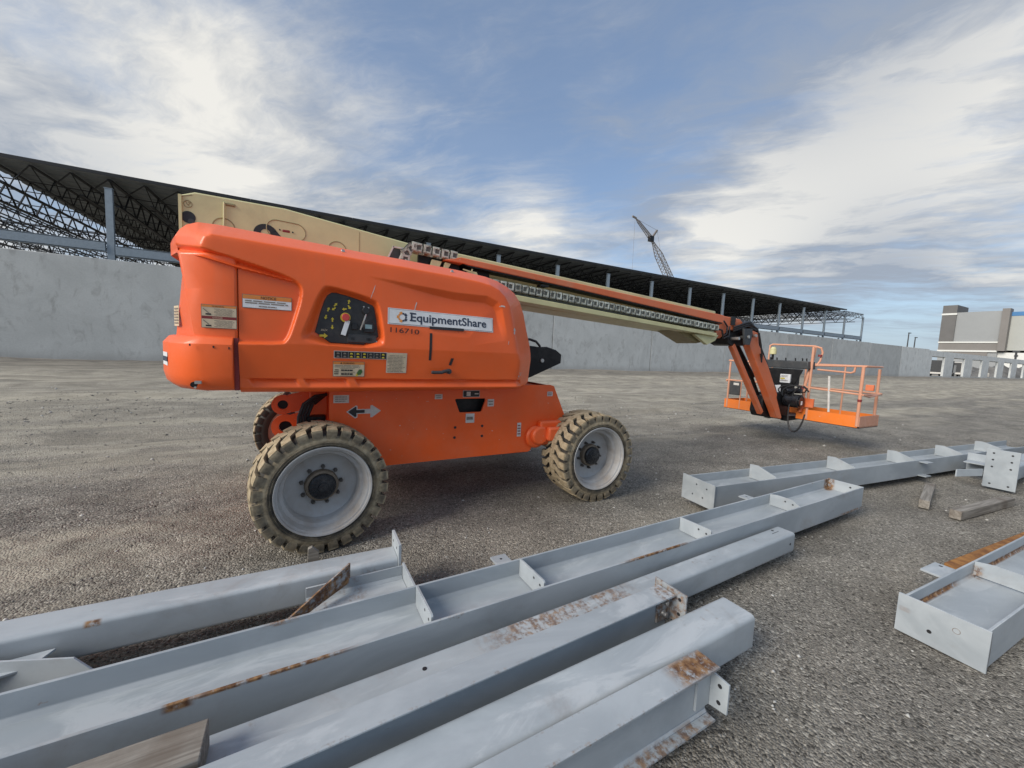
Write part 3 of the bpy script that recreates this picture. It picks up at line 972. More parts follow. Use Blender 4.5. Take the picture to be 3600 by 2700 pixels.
    for sx in (0.9, 3.7):
        for sy in (-0.85, 0.85):
            w_ = MB(); w_.cyl((sx, sy - 0.1, 0.32), (sx, sy + 0.1, 0.32), 0.32, 14); q = w_.build('wheel', M['hose'], None); q.parent = t
    t.location = (160.5, 24.0, 0)
    for i in range(3):
        k = MB(); k.cyl((0, 0, 0), (0, 0, 1.25), 0.16, 8); o = k.build('bollard', M['offwhite'], None)
        o.location = (147.5 + i * 1.3, 30.5, 0); tag(o, ['leftmost of three short white bollards inside a dock opening', 'middle one of three short white bollards inside a dock opening', 'rightmost of three short white bollards inside a dock opening'][i], 'bollard', 'white bollards in the dock opening')


build_far()

# ---------------------------------------------------------------- crane
def build_crane():
    t = thing('lattice_crane', (185, 150, 0), 'tall lattice boom crane with jib standing behind the dark roof', 'crane')
    m_ = plain('crane_paint', (0.20, 0.175, 0.155), 0.6, 0, 0.1)
    def lattice(p, q, w0, w1, seg, ch, wb):
        p = Vector(p); q = Vector(q); d = (q - p).normalized()
        a = Vector((0, 1, 0)); b_ = d.cross(a).normalized()
        mb = MB()
        cor = [(-1, -1), (1, -1), (1, 1), (-1, 1)]
        prev = None
        for i in range(seg + 1):
            f = i / seg; w = w0 + (w1 - w0) * f
            if f > 0.88: w = w * max(0.25, (1 - f) / 0.12)
            c_ = p.lerp(q, f)
            ring = [c_ + a * (sx * w / 2) + b_ * (sy * w / 2) for sx, sy in cor]
            if prev:
                for j in range(4):
                    mb.bar(prev[j], ring[j], ch); mb.bar(prev[j], ring[(j + 1) % 4], wb); mb.bar(ring[j], ring[(j + 1) % 4], wb)
            prev = ring
        return mb
    base = (204.2, 150, 4.6); mid = (155.7, 150, 62.3); tip = (144.3, 150, 70.2)
    lattice(base, mid, 4.0, 2.6, 40, 0.26, 0.13).build('boom', m_, t)
    lattice(mid, tip, 1.5, 0.8, 14, 0.20, 0.12).build('jib', m_, t)
    mb = MB(); mb.box((155.5, 150, 62.2), (2.6, 1.8, 2.6)); mb.build('boom_head', M['black'], t)
    mb = MB(); mb.bar(mid, (159.4, 150, 67.2), 0.8); mb.build('strut', m_, t)
    mb = MB(); mb.bar((144.4, 150, 70.4), (141.8, 150, 70.9), 0.7); mb.build('jib_tip', m_, t)
    mb = MB()
    mb.tube([(144.4, 150, 70.2), (159.4, 150, 67.2)], 0.06, 6); mb.tube([(159.4, 150, 67.2), (163.0, 150, 57.0), (203, 150, 9)], 0.05, 6)
    mb.tube([(163.5, 150, 54.0), (207, 150, 9)], 0.16, 6); mb.tube([(143.6, 150, 70), (144.4, 150, 30)], 0.05, 6)
    mb.build('cable', m_, t)
    mb = MB(); mb.b(202, 211, 148, 152, 1.9, 6.0); mb.build('cab', m_, t, bevel=0.2)
    mb = MB(); mb.b(201, 211, 146, 147.9, 0, 1.8); mb.b(201, 211, 152.1, 154, 0, 1.8); mb.build('undercarriage', m_, t, bevel=0.2)


build_crane()

# ================================================================== BOOM LIFT
LIFT = thing('boom_lift', (1.35, 4.2, 0), 'orange telescopic boom lift on four treaded tyres with its cream boom stowed low', 'boom lift')
YH = 3.0            # near face of the hood


def polydist(px, pz, poly):
    d = np.full(px.shape, 1e9)
    for (ax, az), (bx, bz) in zip(poly[:-1], poly[1:]):
        vx, vz = bx - ax, bz - az
        t = np.clip(((px - ax) * vx + (pz - az) * vz) / (vx * vx + vz * vz + 1e-12), 0, 1)
        d = np.minimum(d, np.hypot(px - ax - t * vx, pz - az - t * vz))
    return d


def nearest(px, pz, poly):
    d = np.full(px.shape, 1e9); nx = np.zeros(px.shape); nz = np.zeros(px.shape)
    for (ax, az), (bx, bz) in zip(poly[:-1], poly[1:]):
        vx, vz = bx - ax, bz - az
        t = np.clip(((px - ax) * vx + (pz - az) * vz) / (vx * vx + vz * vz + 1e-12), 0, 1)
        e = np.hypot(px - ax - t * vx, pz - az - t * vz)
        k = e < d
        d = np.where(k, e, d); nx = np.where(k, ax + t * vx, nx); nz = np.where(k, az + t * vz, nz)
    return d, nx, nz


def inside(px, pz, poly):
    r = np.zeros(px.shape, bool)
    n = len(poly)
    for i in range(n):
        ax, az = poly[i]; bx, bz = poly[(i + 1) % n]
        c = ((az > pz) != (bz > pz)) & (px < (bx - ax) * (pz - az) / (bz - az + 1e-12) + ax)
        r ^= c
    return r


def smooth_poly(pts, r=2, it=2):
    """round the corners of a closed polygon (Chaikin)"""
    for _ in range(it):
        q = []
        n = len(pts)
        for i in range(n):
            a, b = pts[i], pts[(i + 1) % n]
            q += [(a[0] * .75 + b[0] * .25, a[1] * .75 + b[1] * .25), (a[0] * .25 + b[0] * .75, a[1] * .25 + b[1] * .75)]
        pts = q
    return pts


def sstep(x, a, b):
    t = np.clip((x - a) / (b - a), 0, 1)
    return t * t * (3 - 2 * t)


# outline of the side face (y = 3.0) and of the inner edge of its chamfer (y = 3.25)
O1 = [(-0.60, 1.0), (-0.60, 2.06), (-0.585, 2.105), (-0.55, 2.126), (-0.28, 2.118), (0.16, 2.104), (0.49, 2.090), (0.61, 2.087), (1.02, 2.066), (1.22, 2.052),
      (1.33, 2.035), (1.41, 2.002), (1.47, 1.950), (1.515, 1.88), (1.56, 1.70), (1.606, 1.50), (1.645, 1.41), (1.650, 1.0)]
O2 = [(-0.775, 1.0), (-0.775, 2.135), (-0.757, 2.175), (-0.72, 2.213), (-0.66, 2.240), (-0.55, 2.243), (-0.3, 2.232), (0.08, 2.217), (0.28, 2.205), (0.66, 2.192), (1.1, 2.172),
      (1.38, 2.148), (1.50, 2.122), (1.60, 2.082), (1.68, 2.030), (1.74, 1.955), (1.785, 1.85), (1.825, 1.70), (1.87, 1.55), (1.895, 1.42), (1.895, 1.0)]
G1 = smooth_poly([(-0.95, 2.13), (-0.70, 2.064), (-0.50, 2.022), (-0.285, 1.968), (-0.142, 1.928), (-0.060, 1.885), (-0.052, 1.80), (-0.095, 1.635), (-0.138, 1.494), (-0.19, 1.460), (-0.95, 1.462)], it=2)
G1L = [(-0.95, 2.07), (-0.70, 2.010), (-0.585, 1.982), (-0.421, 1.943), (-0.285, 1.922), (-0.118, 1.893), (-0.06, 1.80), (-0.10, 1.635), (-0.15, 1.47)]
CTRL_O = smooth_poly([(0.055, 1.888), (0.120, 1.895), (0.400, 1.838), (0.445, 1.795), (0.485, 1.564), (0.480, 1.462), (-0.034, 1.480), (-0.080, 1.519), (-0.052, 1.603)], it=2)
CTRL_P = smooth_poly([(0.105, 1.850), (0.170, 1.853), (0.395, 1.795), (0.416, 1.755), (0.452, 1.490), (0.000, 1.500), (0.065, 1.770)], it=1)
G2T = [(0.345, 1.992), (0.692, 1.964), (1.021, 1.942), (1.30, 1.943), (1.40, 1.905), (1.44, 1.85), (1.509, 1.594), (1.52, 1.50)]
G2 = G2T + [(1.0, 1.46), (0.4, 1.46)]


def hood_depth(x, z):
    """how far the moulded cover lies behind y = 3.0"""
    d1 = polydist(x, z, O1); d2 = polydist(x, z, O2)
    out = ~inside(x, z, O1 + [(1.65, -5), (-0.60, -5)])
    t = np.where(out, d1 / (d1 + d2 + 1e-9), 0)
    y = 0.25 * t
    # soft crease
    y = np.where(~out, 0.012 * np.exp(-d1 / 0.018) * 0.6, y + 0.0072 * np.exp(-d1 / 0.02))
    # cap lip and recessed corner panel
    i1 = inside(x, z, G1); dg = polydist(x, z, G1 + [G1[0]])
    dl = polydist(x, z, G1L)
    zl = np.interp(x, [p[0] for p in G1L[:6]], [p[1] for p in G1L[:6]])
    band = i1 & (z > zl) & (x < -0.07)
    rec = np.where(i1, 0.040 * sstep(dg, 0.0, 0.024), 0)
    lip = np.where(band, 0.085 * sstep(dg, 0, 0.024) * np.clip(dl / (dl + dg + 1e-6), 0, 1) ** 0.8, rec)
    y = y + np.where(i1, np.where(band, lip, rec), 0)
    # operator panel recess
    i2 = inside(x, z, CTRL_O); do = polydist(x, z, CTRL_O + [CTRL_O[0]]); dp = polydist(x, z, CTRL_P + [CTRL_P[0]]); ip = inside(x, z, CTRL_P)
    y = y + np.where(ip, 0.060, np.where(i2, 0.060 * sstep(do / (do + dp + 1e-9), 0.02, 0.95), 0))
    # long crease on the right that fades downwards
    i3 = inside(x, z, G2); d3, gx, gz = nearest(x, z, G2T)
    wd = 0.012 + 0.042 * sstep(x, 0.35, 1.1)
    amp = 0.038 * sstep(x, 0.32, 0.95) * np.where(gx > 1.36, sstep(gz, 1.57, 1.80), 1.0) * sstep(z, 1.47, 1.60)
    y = y + np.where(i3, amp * sstep(d3, 0, 1.0) * 0 + amp * np.clip(d3 / wd, 0, 1) * np.clip(1 - (d3 - wd) / 0.30, 0, 1), 0)
    # lower skirt leans in, then a lip swells out between the ribs
    k = sstep(x, -0.12, -0.02)
    low = np.where(z < 1.475, (1.475 - np.maximum(z, 1.243)) * 0.17, 0)
    slot = np.zeros_like(x)
    for a, b in ((-0.352, -0.085), (-0.030, 0.235), (0.300, 1.70)):
        sk = (1.205 - z) * 0.55
        slot = np.maximum(slot, sstep(x, a - 0.010 + sk, a + 0.014 + sk) * sstep(x, b + 0.010 + sk, b - 0.014 + sk))
    base_low = (1.475 - 1.243) * 0.17
    low = np.where(z < 1.475, (1.475 - np.maximum(z, 1.236)) * 0.17, 0)
    lipz = slot * 0.030 * np.clip((z - 1.180) / 0.052, 0, 1) * sstep(z, 1.240, 1.231)
    rib = 0.0
    under = np.where(z < 1.176, 0.05 * np.clip((1.176 - z) / 0.034, 0, 1) ** 1.5, 0)
    y = y + low + lipz + rib + under
    return y


_sx = np.arange(-0.80, 1.92, 0.008); _sz = np.arange(1.12, 2.26, 0.008)
_SX, _SZ = np.meshgrid(_sx, _sz)
_SD = hood_depth(_SX, _SZ)


def hood_y(x, z):
    i = (x - _sx[0]) / 0.008; j = (z - _sz[0]) / 0.008
    i0 = int(min(max(i, 0), len(_sx) - 2)); j0 = int(min(max(j, 0), len(_sz) - 2))
    fi, fj = i - i0, j - j0
    D = _SD
    return YH + (D[j0, i0] * (1 - fi) + D[j0, i0 + 1] * fi) * (1 - fj) + (D[j0 + 1, i0] * (1 - fi) + D[j0 + 1, i0 + 1] * fi) * fj


def hood_map(a, b, lift):
    return (a, hood_y(a, b) - lift, b)


def build_hood():
    zt = lambda x: np.interp(x, [p[0] for p in O2[1:-1]], [p[1] for p in O2[1:-1]])
    o2x = [p[0] for p in O2[1:-1]]

    def patch(xs, zb, nz):
        xs = np.array(xs)
        top = zt(xs); bot = zb(xs)
        v = np.linspace(0, 1, nz)
        Xg = np.repeat(xs[None], nz, 0); Zg = bot[None] + (top - bot)[None] * v[:, None]
        return Xg, Zg
    xA = np.concatenate([np.linspace(-0.775, -0.60, 26)[:-1], np.linspace(-0.60, -0.42, 20)])
    lipb = lambda x: np.interp(x, [-0.8, -0.70, -0.585, -0.42], [2.035, 2.006, 1.979, 1.941])
    xB = np.concatenate([np.arange(-0.42, 1.48, 0.0062), np.linspace(1.48, 1.895, 85)])
    botB = lambda x: np.interp(x, [-0.42, 0.3, 1.65, 1.80, 1.895], [1.143, 1.140, 1.158, 1.17, 1.20])
    mb = MB()
    for xs, zb, nz in ((xA, lipb, 56), (xB, botB, 200)):
        Xg, Zg = patch(xs, zb, nz)
        D = hood_depth(Xg, Zg)
        n = len(xs)
        vs = [(Xg[j, i], YH + D[j, i], Zg[j, i]) for j in range(nz) for i in range(n)]
        mb.add(vs, [(j * n + i, j * n + i + 1, (j + 1) * n + i + 1, (j + 1) * n + i) for j in range(nz - 1) for i in range(n - 1)])
        # roof strip, running back from the chamfer
        top = [(Xg[-1, i], YH + D[-1, i], Zg[-1, i]) for i in range(n)]
        cx = 0.5
        back = [(p[0] + (-0.10 if p[0] < -0.7 else 0.0), 3.55, p[2] + 0.006) for p in top]
        bk2 = [(p[0], 3.92, p[2] - 0.03) for p in back]
        mb.add(top + back + bk2, [(i, i + 1, n + i + 1, n + i) for i in range(n - 1)] + [(n + i, n + i + 1, 2 * n + i + 1, 2 * n + i) for i in range(n - 1)])
        # underside
        bt = [(Xg[0, i], YH + D[0, i], Zg[0, i]) for i in range(n)]
        bb = [(p[0], 3.92, p[2] + 0.01) for p in bt]
        mb.add(bt + bb, [(i, n + i, n + i + 1, i + 1) for i in range(n - 1)])
    # right-hand end wall and left end of the cap
    Zr = np.linspace(1.20, 1.42, 12)
    e = [(1.895, YH + float(hood_depth(np.array([1.895]), np.array([z]))[0]), z) for z in Zr]
    mb.add(e + [(1.895, 3.92, p[2]) for p in e], [(i, i + 1, 12 + i + 1, 12 + i) for i in range(11)])
    Zl = np.linspace(2.030, 2.135, 6)
    e = [(-0.775, YH + float(hood_depth(np.array([-0.775]), np.array([z]))[0]), z) for z in Zl]
    mb.add(e + [(-0.875, 3.55, 2.135 - (2.135 - p[2]) * 0.8) for p in e] + [(-0.90, 3.92, 2.11 - (2.135 - p[2]) * 0.45) for p in e], [(i, 6 + i, 6 + i + 1, i + 1) for i in range(5)] + [(6 + i, 12 + i, 12 + i + 1, 6 + i + 1) for i in range(5)])
    # weld the pieces of the shell
    o = mb.build('hood', M['orange'], LIFT, sharp=50)
    bm = bmesh.new(); bm.from_mesh(o.data); bmesh.ops.remove_doubles(bm, verts=bm.verts, dist=0.0008)
    bmesh.ops.recalc_face_normals(bm, faces=bm.faces); bm.to_mesh(o.data); bm.free()
    return o


HOOD = build_hood()


def loft(mb, rings, cap=True):
    n = len(rings[0])
    vs = [p for r in rings for p in r]
    fs = [(i * n + j, i * n + (j + 1) % n, (i + 1) * n + (j + 1) % n, (i + 1) * n + j) for i in range(len(rings) - 1) for j in range(n)]
    if cap: fs += [tuple(range(n - 1, -1, -1)), tuple((len(rings) - 1) * n + j for j in range(n))]
    mb.add(vs, fs)


def build_tail():
    # upper corner cover under the cap, with two facets round the corner
    def ring(z, e):
        t = (z - 1.49) / 0.5
        c1 = -0.652 - 0.085 * t; c2 = 3.066 + 0.068 * t
        return [(-0.425, 3.032, z), (-0.592 + 0.006 * t, 3.032, z), (c1 - e, c2, z), (-0.838 - e + 0.05 * t, 3.46, z), (-0.885 - e + 0.02 * t, 3.92, z), (-0.425, 3.92, z)]
    mb = MB(); loft(mb, [ring(1.47, 0), ring(1.60, 0), ring(1.80, 0), ring(2.02, 0)])
    o = mb.build('tail_cover', M['orange'], LIFT, bevel=0.016, seg=3)
    # counterweight block
    def cw(z, e):
        return [(-0.447, 2.985 + e, z), (-0.60 , 2.985 + e, z), (-0.70 + e * .6, 3.03 + e, z), (-0.80 + e, 3.15 + e * .5, z), (-0.90 + e, 3.42, z), (-0.985 + e, 3.80, z), (-1.00 + e, 4.2, z), (-0.985 + e, 4.6, z), (-0.90 + e, 4.98, z), (-0.70 + e, 5.36, z), (-0.447, 5.40 - e, z)]
    mb = MB(); loft(mb, [cw(1.155, 0.10), cw(1.165, 0.05), cw(1.20, 0.015), cw(1.26, 0.0), cw(1.455, 0.0), cw(1.50, 0.035), cw(1.505, 0.06)])
    c = mb.build('counterweight', M['orange'], LIFT, bevel=0.012, seg=2)
    # dark red strip filling the gap between block and hood
    mb = MB(); mb.b(-0.4465, -0.4215, 3.03, 3.9, 1.16, 1.50); mb.build('gap_strip', M['danger_red'], LIFT)
    # lifting hook hole
    mb = MB(); mb.use(M['black']).cyl((-0.645, 2.975, 1.204), (-0.645, 2.995, 1.204), 0.017, 12).use(M['bare']).b(-0.64, -0.606, 2.972, 2.99, 1.209, 1.227).cyl((-0.636, 2.968, 1.187), (-0.636, 2.99, 1.187), 0.007, 8)
    mb.build('tie_down_bolt', M['bare'], c)
    for (x, z) in ((-0.545, 1.44), (-0.466, 1.435), (-0.66, 1.448)):
        k = MB(); k.b(x - 0.003, x + 0.003, 2.981, 2.99, z - 0.008, z + 0.006); k.build('rust_mark', M['ink'], c)
    # stickers on the corner cover
    mp = lambda a, b, l: (a, 3.032 - 0.001 - l, b)
    d = Decal(mp)
    d.rect(-0.610, 1.556, -0.428, 1.702, M['inkgrey'], 1)
    d.rect(-0.607, 1.630, -0.431, 1.699, M['beige'], 1); d.rect(-0.607, 1.559, -0.431, 1.612, M['beige'], 1); d.rect(-0.607, 1.685, -0.431, 1.699, M['warn_orange'], 1)
    d.rect(-0.607, 1.612, -0.431, 1.630, M['danger_red'], 1)
    d.text('WARNING', -0.556, 1.6875, 0.009, M['ink'], lift=0.006); d.text('DANGER', -0.553, 1.6165, 0.009, M['beige'], lift=0.006)
    for z0 in (1.634, 1.563):
        d.lines(-0.545, z0, -0.436, z0 + 0.045, 6, M['inkgrey'], 0.35)
        d.poly([(-0.602, z0 + 0.040), (-0.598, z0 + 0.043), (-0.570, z0 + 0.016), (-0.574, z0 + 0.013)], M['inkgrey'])
        d.poly([(-0.588, z0 + 0.003), (-0.560, z0 + 0.003), (-0.560, z0 + 0.012), (-0.588, z0 + 0.012)], M['ink'])
    d.build('warning_sticker', None, o, sharp=60)
    d = Decal(lambda a, b, l: (-0.662 - a * 0.427 - l * 0.904, 3.073 + a * 0.904 - l * 0.427, b))
    d.rect(0.30, 1.565, 0.415, 1.70, M['beige'], 1); d.lines(0.31, 1.575, 0.41, 1.69, 6, M['inkgrey'])
    d.build('side_sticker', None, o)
    d = Decal(lambda a, b, l: (-0.800 - a * 0.347 - l * 0.938, 3.151 + a * 0.938 - l * 0.347, b))
    d.rect(0.06, 1.305, 0.26, 1.39, M['white'], 1); d.rect(0.06, 1.33, 0.26, 1.362, M['navy'], 1)
    d.build('white_sticker', None, c)


build_tail()


def build_hood_details():
    H = HOOD
    # operator panel
    mb = MB()
    py = 3.052
    mb.use(M['panel']).xz(CTRL_P, py, py + 0.02)
    pan = mb.build('control_panel', M['panel'], H, bevel=0.004)
    d = Decal(lambda a, b, l: (a, py - l, b))
    def arrow(x, z, ang, s):
        c, q = math.cos(ang), math.sin(ang)
        pts = [(-1.2, -.35), (.1, -.35), (.1, -.9), (1.2, 0), (.1, .9), (.1, .35), (-1.2, .35)]
        d.poly([(x + (a * c - b * q) * s, z + (a * q + b * c) * s) for a, b in pts], M['yellow'])
    for x, z, an in ((0.102, 1.732, 70), (0.085, 1.676, -105), (0.148, 1.768, 50), (0.136, 1.738, 220), (0.235, 1.797, 80), (0.238, 1.758, -60), (0.205, 1.742, 190), (0.128, 1.662, 90), (0.127, 1.608, -90)):
        arrow(x, z, R(an), 0.013)
    arrow(0.072, 1.545, 0, 0.022)
    d.text('AUX', 0.055, 1.578, 0.014, M['beige'])
    d.build('panel_print', None, pan)
    k = MB(); k.cyl((0.213, py - 0.012, 1.683), (0.213, py, 1.683), 0.034, 24); k.build('stop_ring', M['yellow'], pan)
    k = MB(); k.cyl((0.213, py - 0.045, 1.683), (0.213, py - 0.012, 1.683), 0.027, 24, 0.022); k.build('stop_button', M['red'], pan, bevel=0.004)
    k = MB(); k.bar((0.228, py - 0.02, 1.662), (0.197, py - 0.022, 1.556), 0.012, 0.032, up=(1, 0, 0)); k.build('key_tag', M['white'], pan)
    k = MB(); k.cyl((0.35, py - 0.03, 1.742), (0.35, py, 1.742), 0.026, 18); k.build('switch_knob', M['ink'], pan, bevel=0.003)
    k = MB(); k.tube([(0.352, py - 0.02, 1.72), (0.335, py - 0.045, 1.67), (0.312, py - 0.03, 1.60)], 0.0055, 8); k.build('toggle_lever', M['bare'], pan)
    k = MB(); k.cyl((0.374, py - 0.02, 1.628), (0.374, py, 1.628), 0.045, 24); k.b(0.338, 0.408, py - 0.026, py, 1.585, 1.655); k.build('hour_meter', M['ink'], pan, bevel=0.004)
    k = MB(); k.b(0.345, 0.392, py - 0.0285, py - 0.026, 1.612, 1.642); k.build('meter_display', M['lcd'], pan)
    k = MB(); k.b(0.255, 0.295, py - 0.02, py, 1.60, 1.645); k.build('switch_guard', M['ink'], pan, bevel=0.004)
    k = MB(); k.b(0.225, 0.43, py - 0.012, py, 1.505, 1.568); k.build('switch_plate', M['darkgrey'], pan, bevel=0.006)
    for x in (0.263, 0.366, 0.382):
        k = MB(); k.b(x - 0.011, x + 0.011, py - 0.015, py - 0.0125, 1.524, 1.543); k.build('rocker_switch', M['ink'], pan)
    k = MB(); k.cyl((0.335, py - 0.015, 1.77), (0.335, py, 1.77), 0.006, 8); k.cyl((0.368, py - 0.015, 1.765), (0.368, py, 1.765), 0.006, 8); k.cyl((0.428, py - 0.015, 1.52), (0.428, py, 1.52), 0.005, 8); k.build('indicator_lamp', M['bare'], pan)

    # stickers and lettering that follow the moulded skin
    d = Decal(hood_map)
    d.rect(-0.400, 1.699, -0.122, 1.786, M['inkgrey'])
    d.rect(-0.397, 1.702, -0.125, 1.783, M['white']); d.rect(-0.397, 1.757, -0.125, 1.783, M['warn_orange'])
    d.text('NOTICE', -0.298, 1.7615, 0.0165, M['ink'], bold=0.01)
    d.lines(-0.385, 1.726, -0.135, 1.752, 2, M['inkgrey'], 0.5); d.lines(-0.31, 1.707, -0.21, 1.720, 1, M['inkgrey'], 0.5)
    d.build('notice_sticker', None, H)

    d = Decal(hood_map)
    sk = lambda a, b: (a, b - (a - 0.5) * 0.012)
    d.mp = lambda a, b, l: hood_map(a, b - (a - 0.5) * 0.012, l)
    d.rect(0.499, 1.656, 1.368, 1.777, M['white']); d.rect(0.506, 1.662, 1.361, 1.771, M['inkgrey']); d.rect(0.5085, 1.6645, 1.3585, 1.7685, M['white'])
    # round broken-ring emblem, orange above and navy below
    cx, cz, r0, r1 = 0.605, 1.715, 0.021, 0.034
    for q in range(10):
        a0 = R(20 + q * 36); a1 = a0 + R(33)
        m_ = M['logo_orange'] if 100 < (20 + q * 36) % 360 < 260 or q == 2 else M['navy']
        rr1 = r1 + (0.007 if q % 2 == 0 else 0)
        d.poly([(cx + r0 * math.cos(a0), cz + r0 * math.sin(a0)), (cx + rr1 * math.cos(a0), cz + rr1 * math.sin(a0)), (cx + rr1 * math.cos((a0 + a1) / 2), cz + rr1 * math.sin((a0 + a1) / 2)), (cx + rr1 * math.cos(a1), cz + rr1 * math.sin(a1)), (cx + r0 * math.cos(a1), cz + r0 * math.sin(a1)), (cx + r0 * math.cos((a0 + a1) / 2), cz + r0 * math.sin((a0 + a1) / 2))], m_)
    d.text('EquipmentShare', 0.668, 1.692, 0.062, M['navy'], w=0.635, bold=0.020)
    # slab feet on the capitals
    for a, b in ((0.661, 1.690), (0.661, 1.745)):
        d.poly([(a, b), (a + 0.030, b), (a + 0.030, b + 0.011), (a, b + 0.011)], M['navy'])
    d.build('company_sticker', None, H)
    d = Decal(hood_map)
    d.mp = lambda a, b, l: hood_map(a, b - (a - 0.5) * 0.03, l)
    d.text('116710', 0.519, 1.598, 0.036, M['ink'], w=0.215, bold=0.004)
    d.build('unit_number', None, H)

    d = Decal(hood_map)
    d.mp = lambda a, b, l: hood_map(a, b, l + 0.007)
    d.rect(0.815, 1.638, 1.10, 1.660, M['ink']); d.build('black_tape', None, H)
    d = Decal(hood_map)
    d.rect(0.819, 1.393, 0.839, 1.607, M['ink']); d.build('black_tape', None, H)
    d = Decal(hood_map)
    d.poly([(0.985, 1.359), (1.007, 1.355), (1.025, 1.414), (1.002, 1.416)], M['ink']); d.build('black_tape', None, H)

    d = Decal(hood_map)
    d.rect(0.497, 1.289, 0.648, 1.442, M['offwhite']); d.rect(0.500, 1.292, 0.645, 1.428, M['beige']); d.rect(0.500, 1.428, 0.645, 1.440, M['beige'])
    d.lines(0.505, 1.295, 0.640, 1.425, 12, M['inkgrey'], 0.35); d.build('instruction_sticker', None, H)
    d = Decal(hood_map)
    d.rect(0.136, 1.390, 0.500, 1.443, M['offwhite']); d.rect(0.140, 1.393, 0.496, 1.439, M['ink'])
    for i in range(8):
        x = 0.145 + i * 0.044
        d.poly([(x + 0.0405, 1.394), (x + 0.0418, 1.394), (x + 0.0418, 1.438), (x + 0.0405, 1.438)], M['offwhite'])
        for z in (1.402, 1.424):
            d.poly([(x + 0.008, z - 0.004), (x + 0.03, z - 0.004), (x + 0.024, z + 0.007), (x + 0.012, z + 0.007)], M['yellow'] if 2 <= i <= 4 or i == 7 else M['inkgrey'])
    d.build('symbol_strip', None, H)
    d = Decal(hood_map)
    d.rect(0.131, 1.257, 0.344, 1.368, M['inkgrey']); d.rect(0.134, 1.260, 0.341, 1.365, M['beige']); d.rect(0.134, 1.346, 0.341, 1.365, M['warn_orange'])
    d.text('WARNING', 0.196, 1.350, 0.011, M['ink'], bold=0.01); d.poly([(0.178, 1.350), (0.192, 1.350), (0.185, 1.362)], M['ink'])
    d.lines(0.142, 1.322, 0.33, 1.342, 2, M['inkgrey'], 0.4)
    d.poly([(0.180, 1.262), (0.278, 1.262), (0.278, 1.2635), (0.180, 1.2635)], M['ink']); d.poly([(0.180, 1.316), (0.278, 1.316), (0.278, 1.318), (0.180, 1.318)], M['ink']); d.poly([(0.180, 1.289), (0.278, 1.289), (0.278, 1.291), (0.180, 1.291)], M['ink'])
    d.lines(0.185, 1.295, 0.272, 1.312, 1, M['ink'], 0.6); d.lines(0.185, 1.266, 0.272, 1.286, 1, M['ink'], 0.6); d.lines(0.140, 1.27, 0.174, 1.312, 3, M['ink'], 0.5)
    d.poly([(0.296, 1.268), (0.318, 1.272), (0.330, 1.295), (0.322, 1.312), (0.306, 1.310), (0.290, 1.285)], M['green']); d.poly([(0.282, 1.262), (0.300, 1.262), (0.292, 1.285)], M['yellow'])
    d.build('warning_sticker', None, H)

    # scrapes in the plastic
    d = Decal(hood_map)
    r = random.Random(3)
    for (x, z, a, L, w) in ((0.40, 1.90, 74, 0.06, 0.003), (0.385, 1.855, 74, 0.05, 0.0025), (0.705, 1.80, 76, 0.075, 0.005), (0.695, 1.755, 80, 0.05, 0.006), (1.44, 1.87, 4, 0.05, 0.010), (1.515, 1.565, 85, 0.03, 0.004)):
        c, s = math.cos(R(a)), math.sin(R(a))
        pts = []
        for t in (0, 0.3, 0.6, 1.0): pts.append((x + c * L * (t - .5) - s * w * r.uniform(.3, 1), z + s * L * (t - .5) + c * w * r.uniform(.3, 1)))
        for t in (1.0, 0.6, 0.3, 0): pts.append((x + c * L * (t - .5) + s * w * r.uniform(.3, 1), z + s * L * (t - .5) - c * w * r.uniform(.3, 1)))
        d.poly(pts, M['scrape'], 0.002)
    for (x, z, s_) in ((1.575, 1.68, 0.022), (1.572, 1.655, 0.018), (1.655, 1.27, 0.016), (1.67, 1.30, 0.012), (1.645, 1.245, 0.010), (1.69, 1.285, 0.012), (1.71, 1.30, 0.008)):
        d.poly([(x + s_ * r.uniform(.4, 1.1) * math.cos(q) * .7, z + s_ * r.uniform(.5, 1.1) * math.sin(q)) for q in [i * 0.785 for i in range(8)]], M['scrape'], 0.0025)
    d.build('scrape', None, H)
    # roof bolts
    for (x, z) in ((0.20, 2.165), (1.03, 2.128)):
        y = hood_y(x, z)
        k = MB(); k.cyl((x, y - 0.012, z + 0.004), (x, y + 0.004, z), 0.013, 12); k.build('roof_bolt', M['bare'], H, bevel=0.003)
    # swing latch
    y = hood_y(0.9, 1.30)
    k = MB(); k.cyl((0.985, y - 0.040, 1.308), (0.985, y, 1.308), 0.021, 18); k.cyl((0.985, y - 0.046, 1.308), (0.985, y - 0.040, 1.308), 0.012, 12)
    k.tube([(0.985, y - 0.036, 1.312), (0.95, y - 0.042, 1.311), (0.92, y - 0.042, 1.300), (0.86, y - 0.042, 1.299), (0.838, y - 0.040, 1.301)], 0.0135, 10)
    k.build('latch_handle', M['darkgrey'], H, bevel=0.003)


build_hood_details()


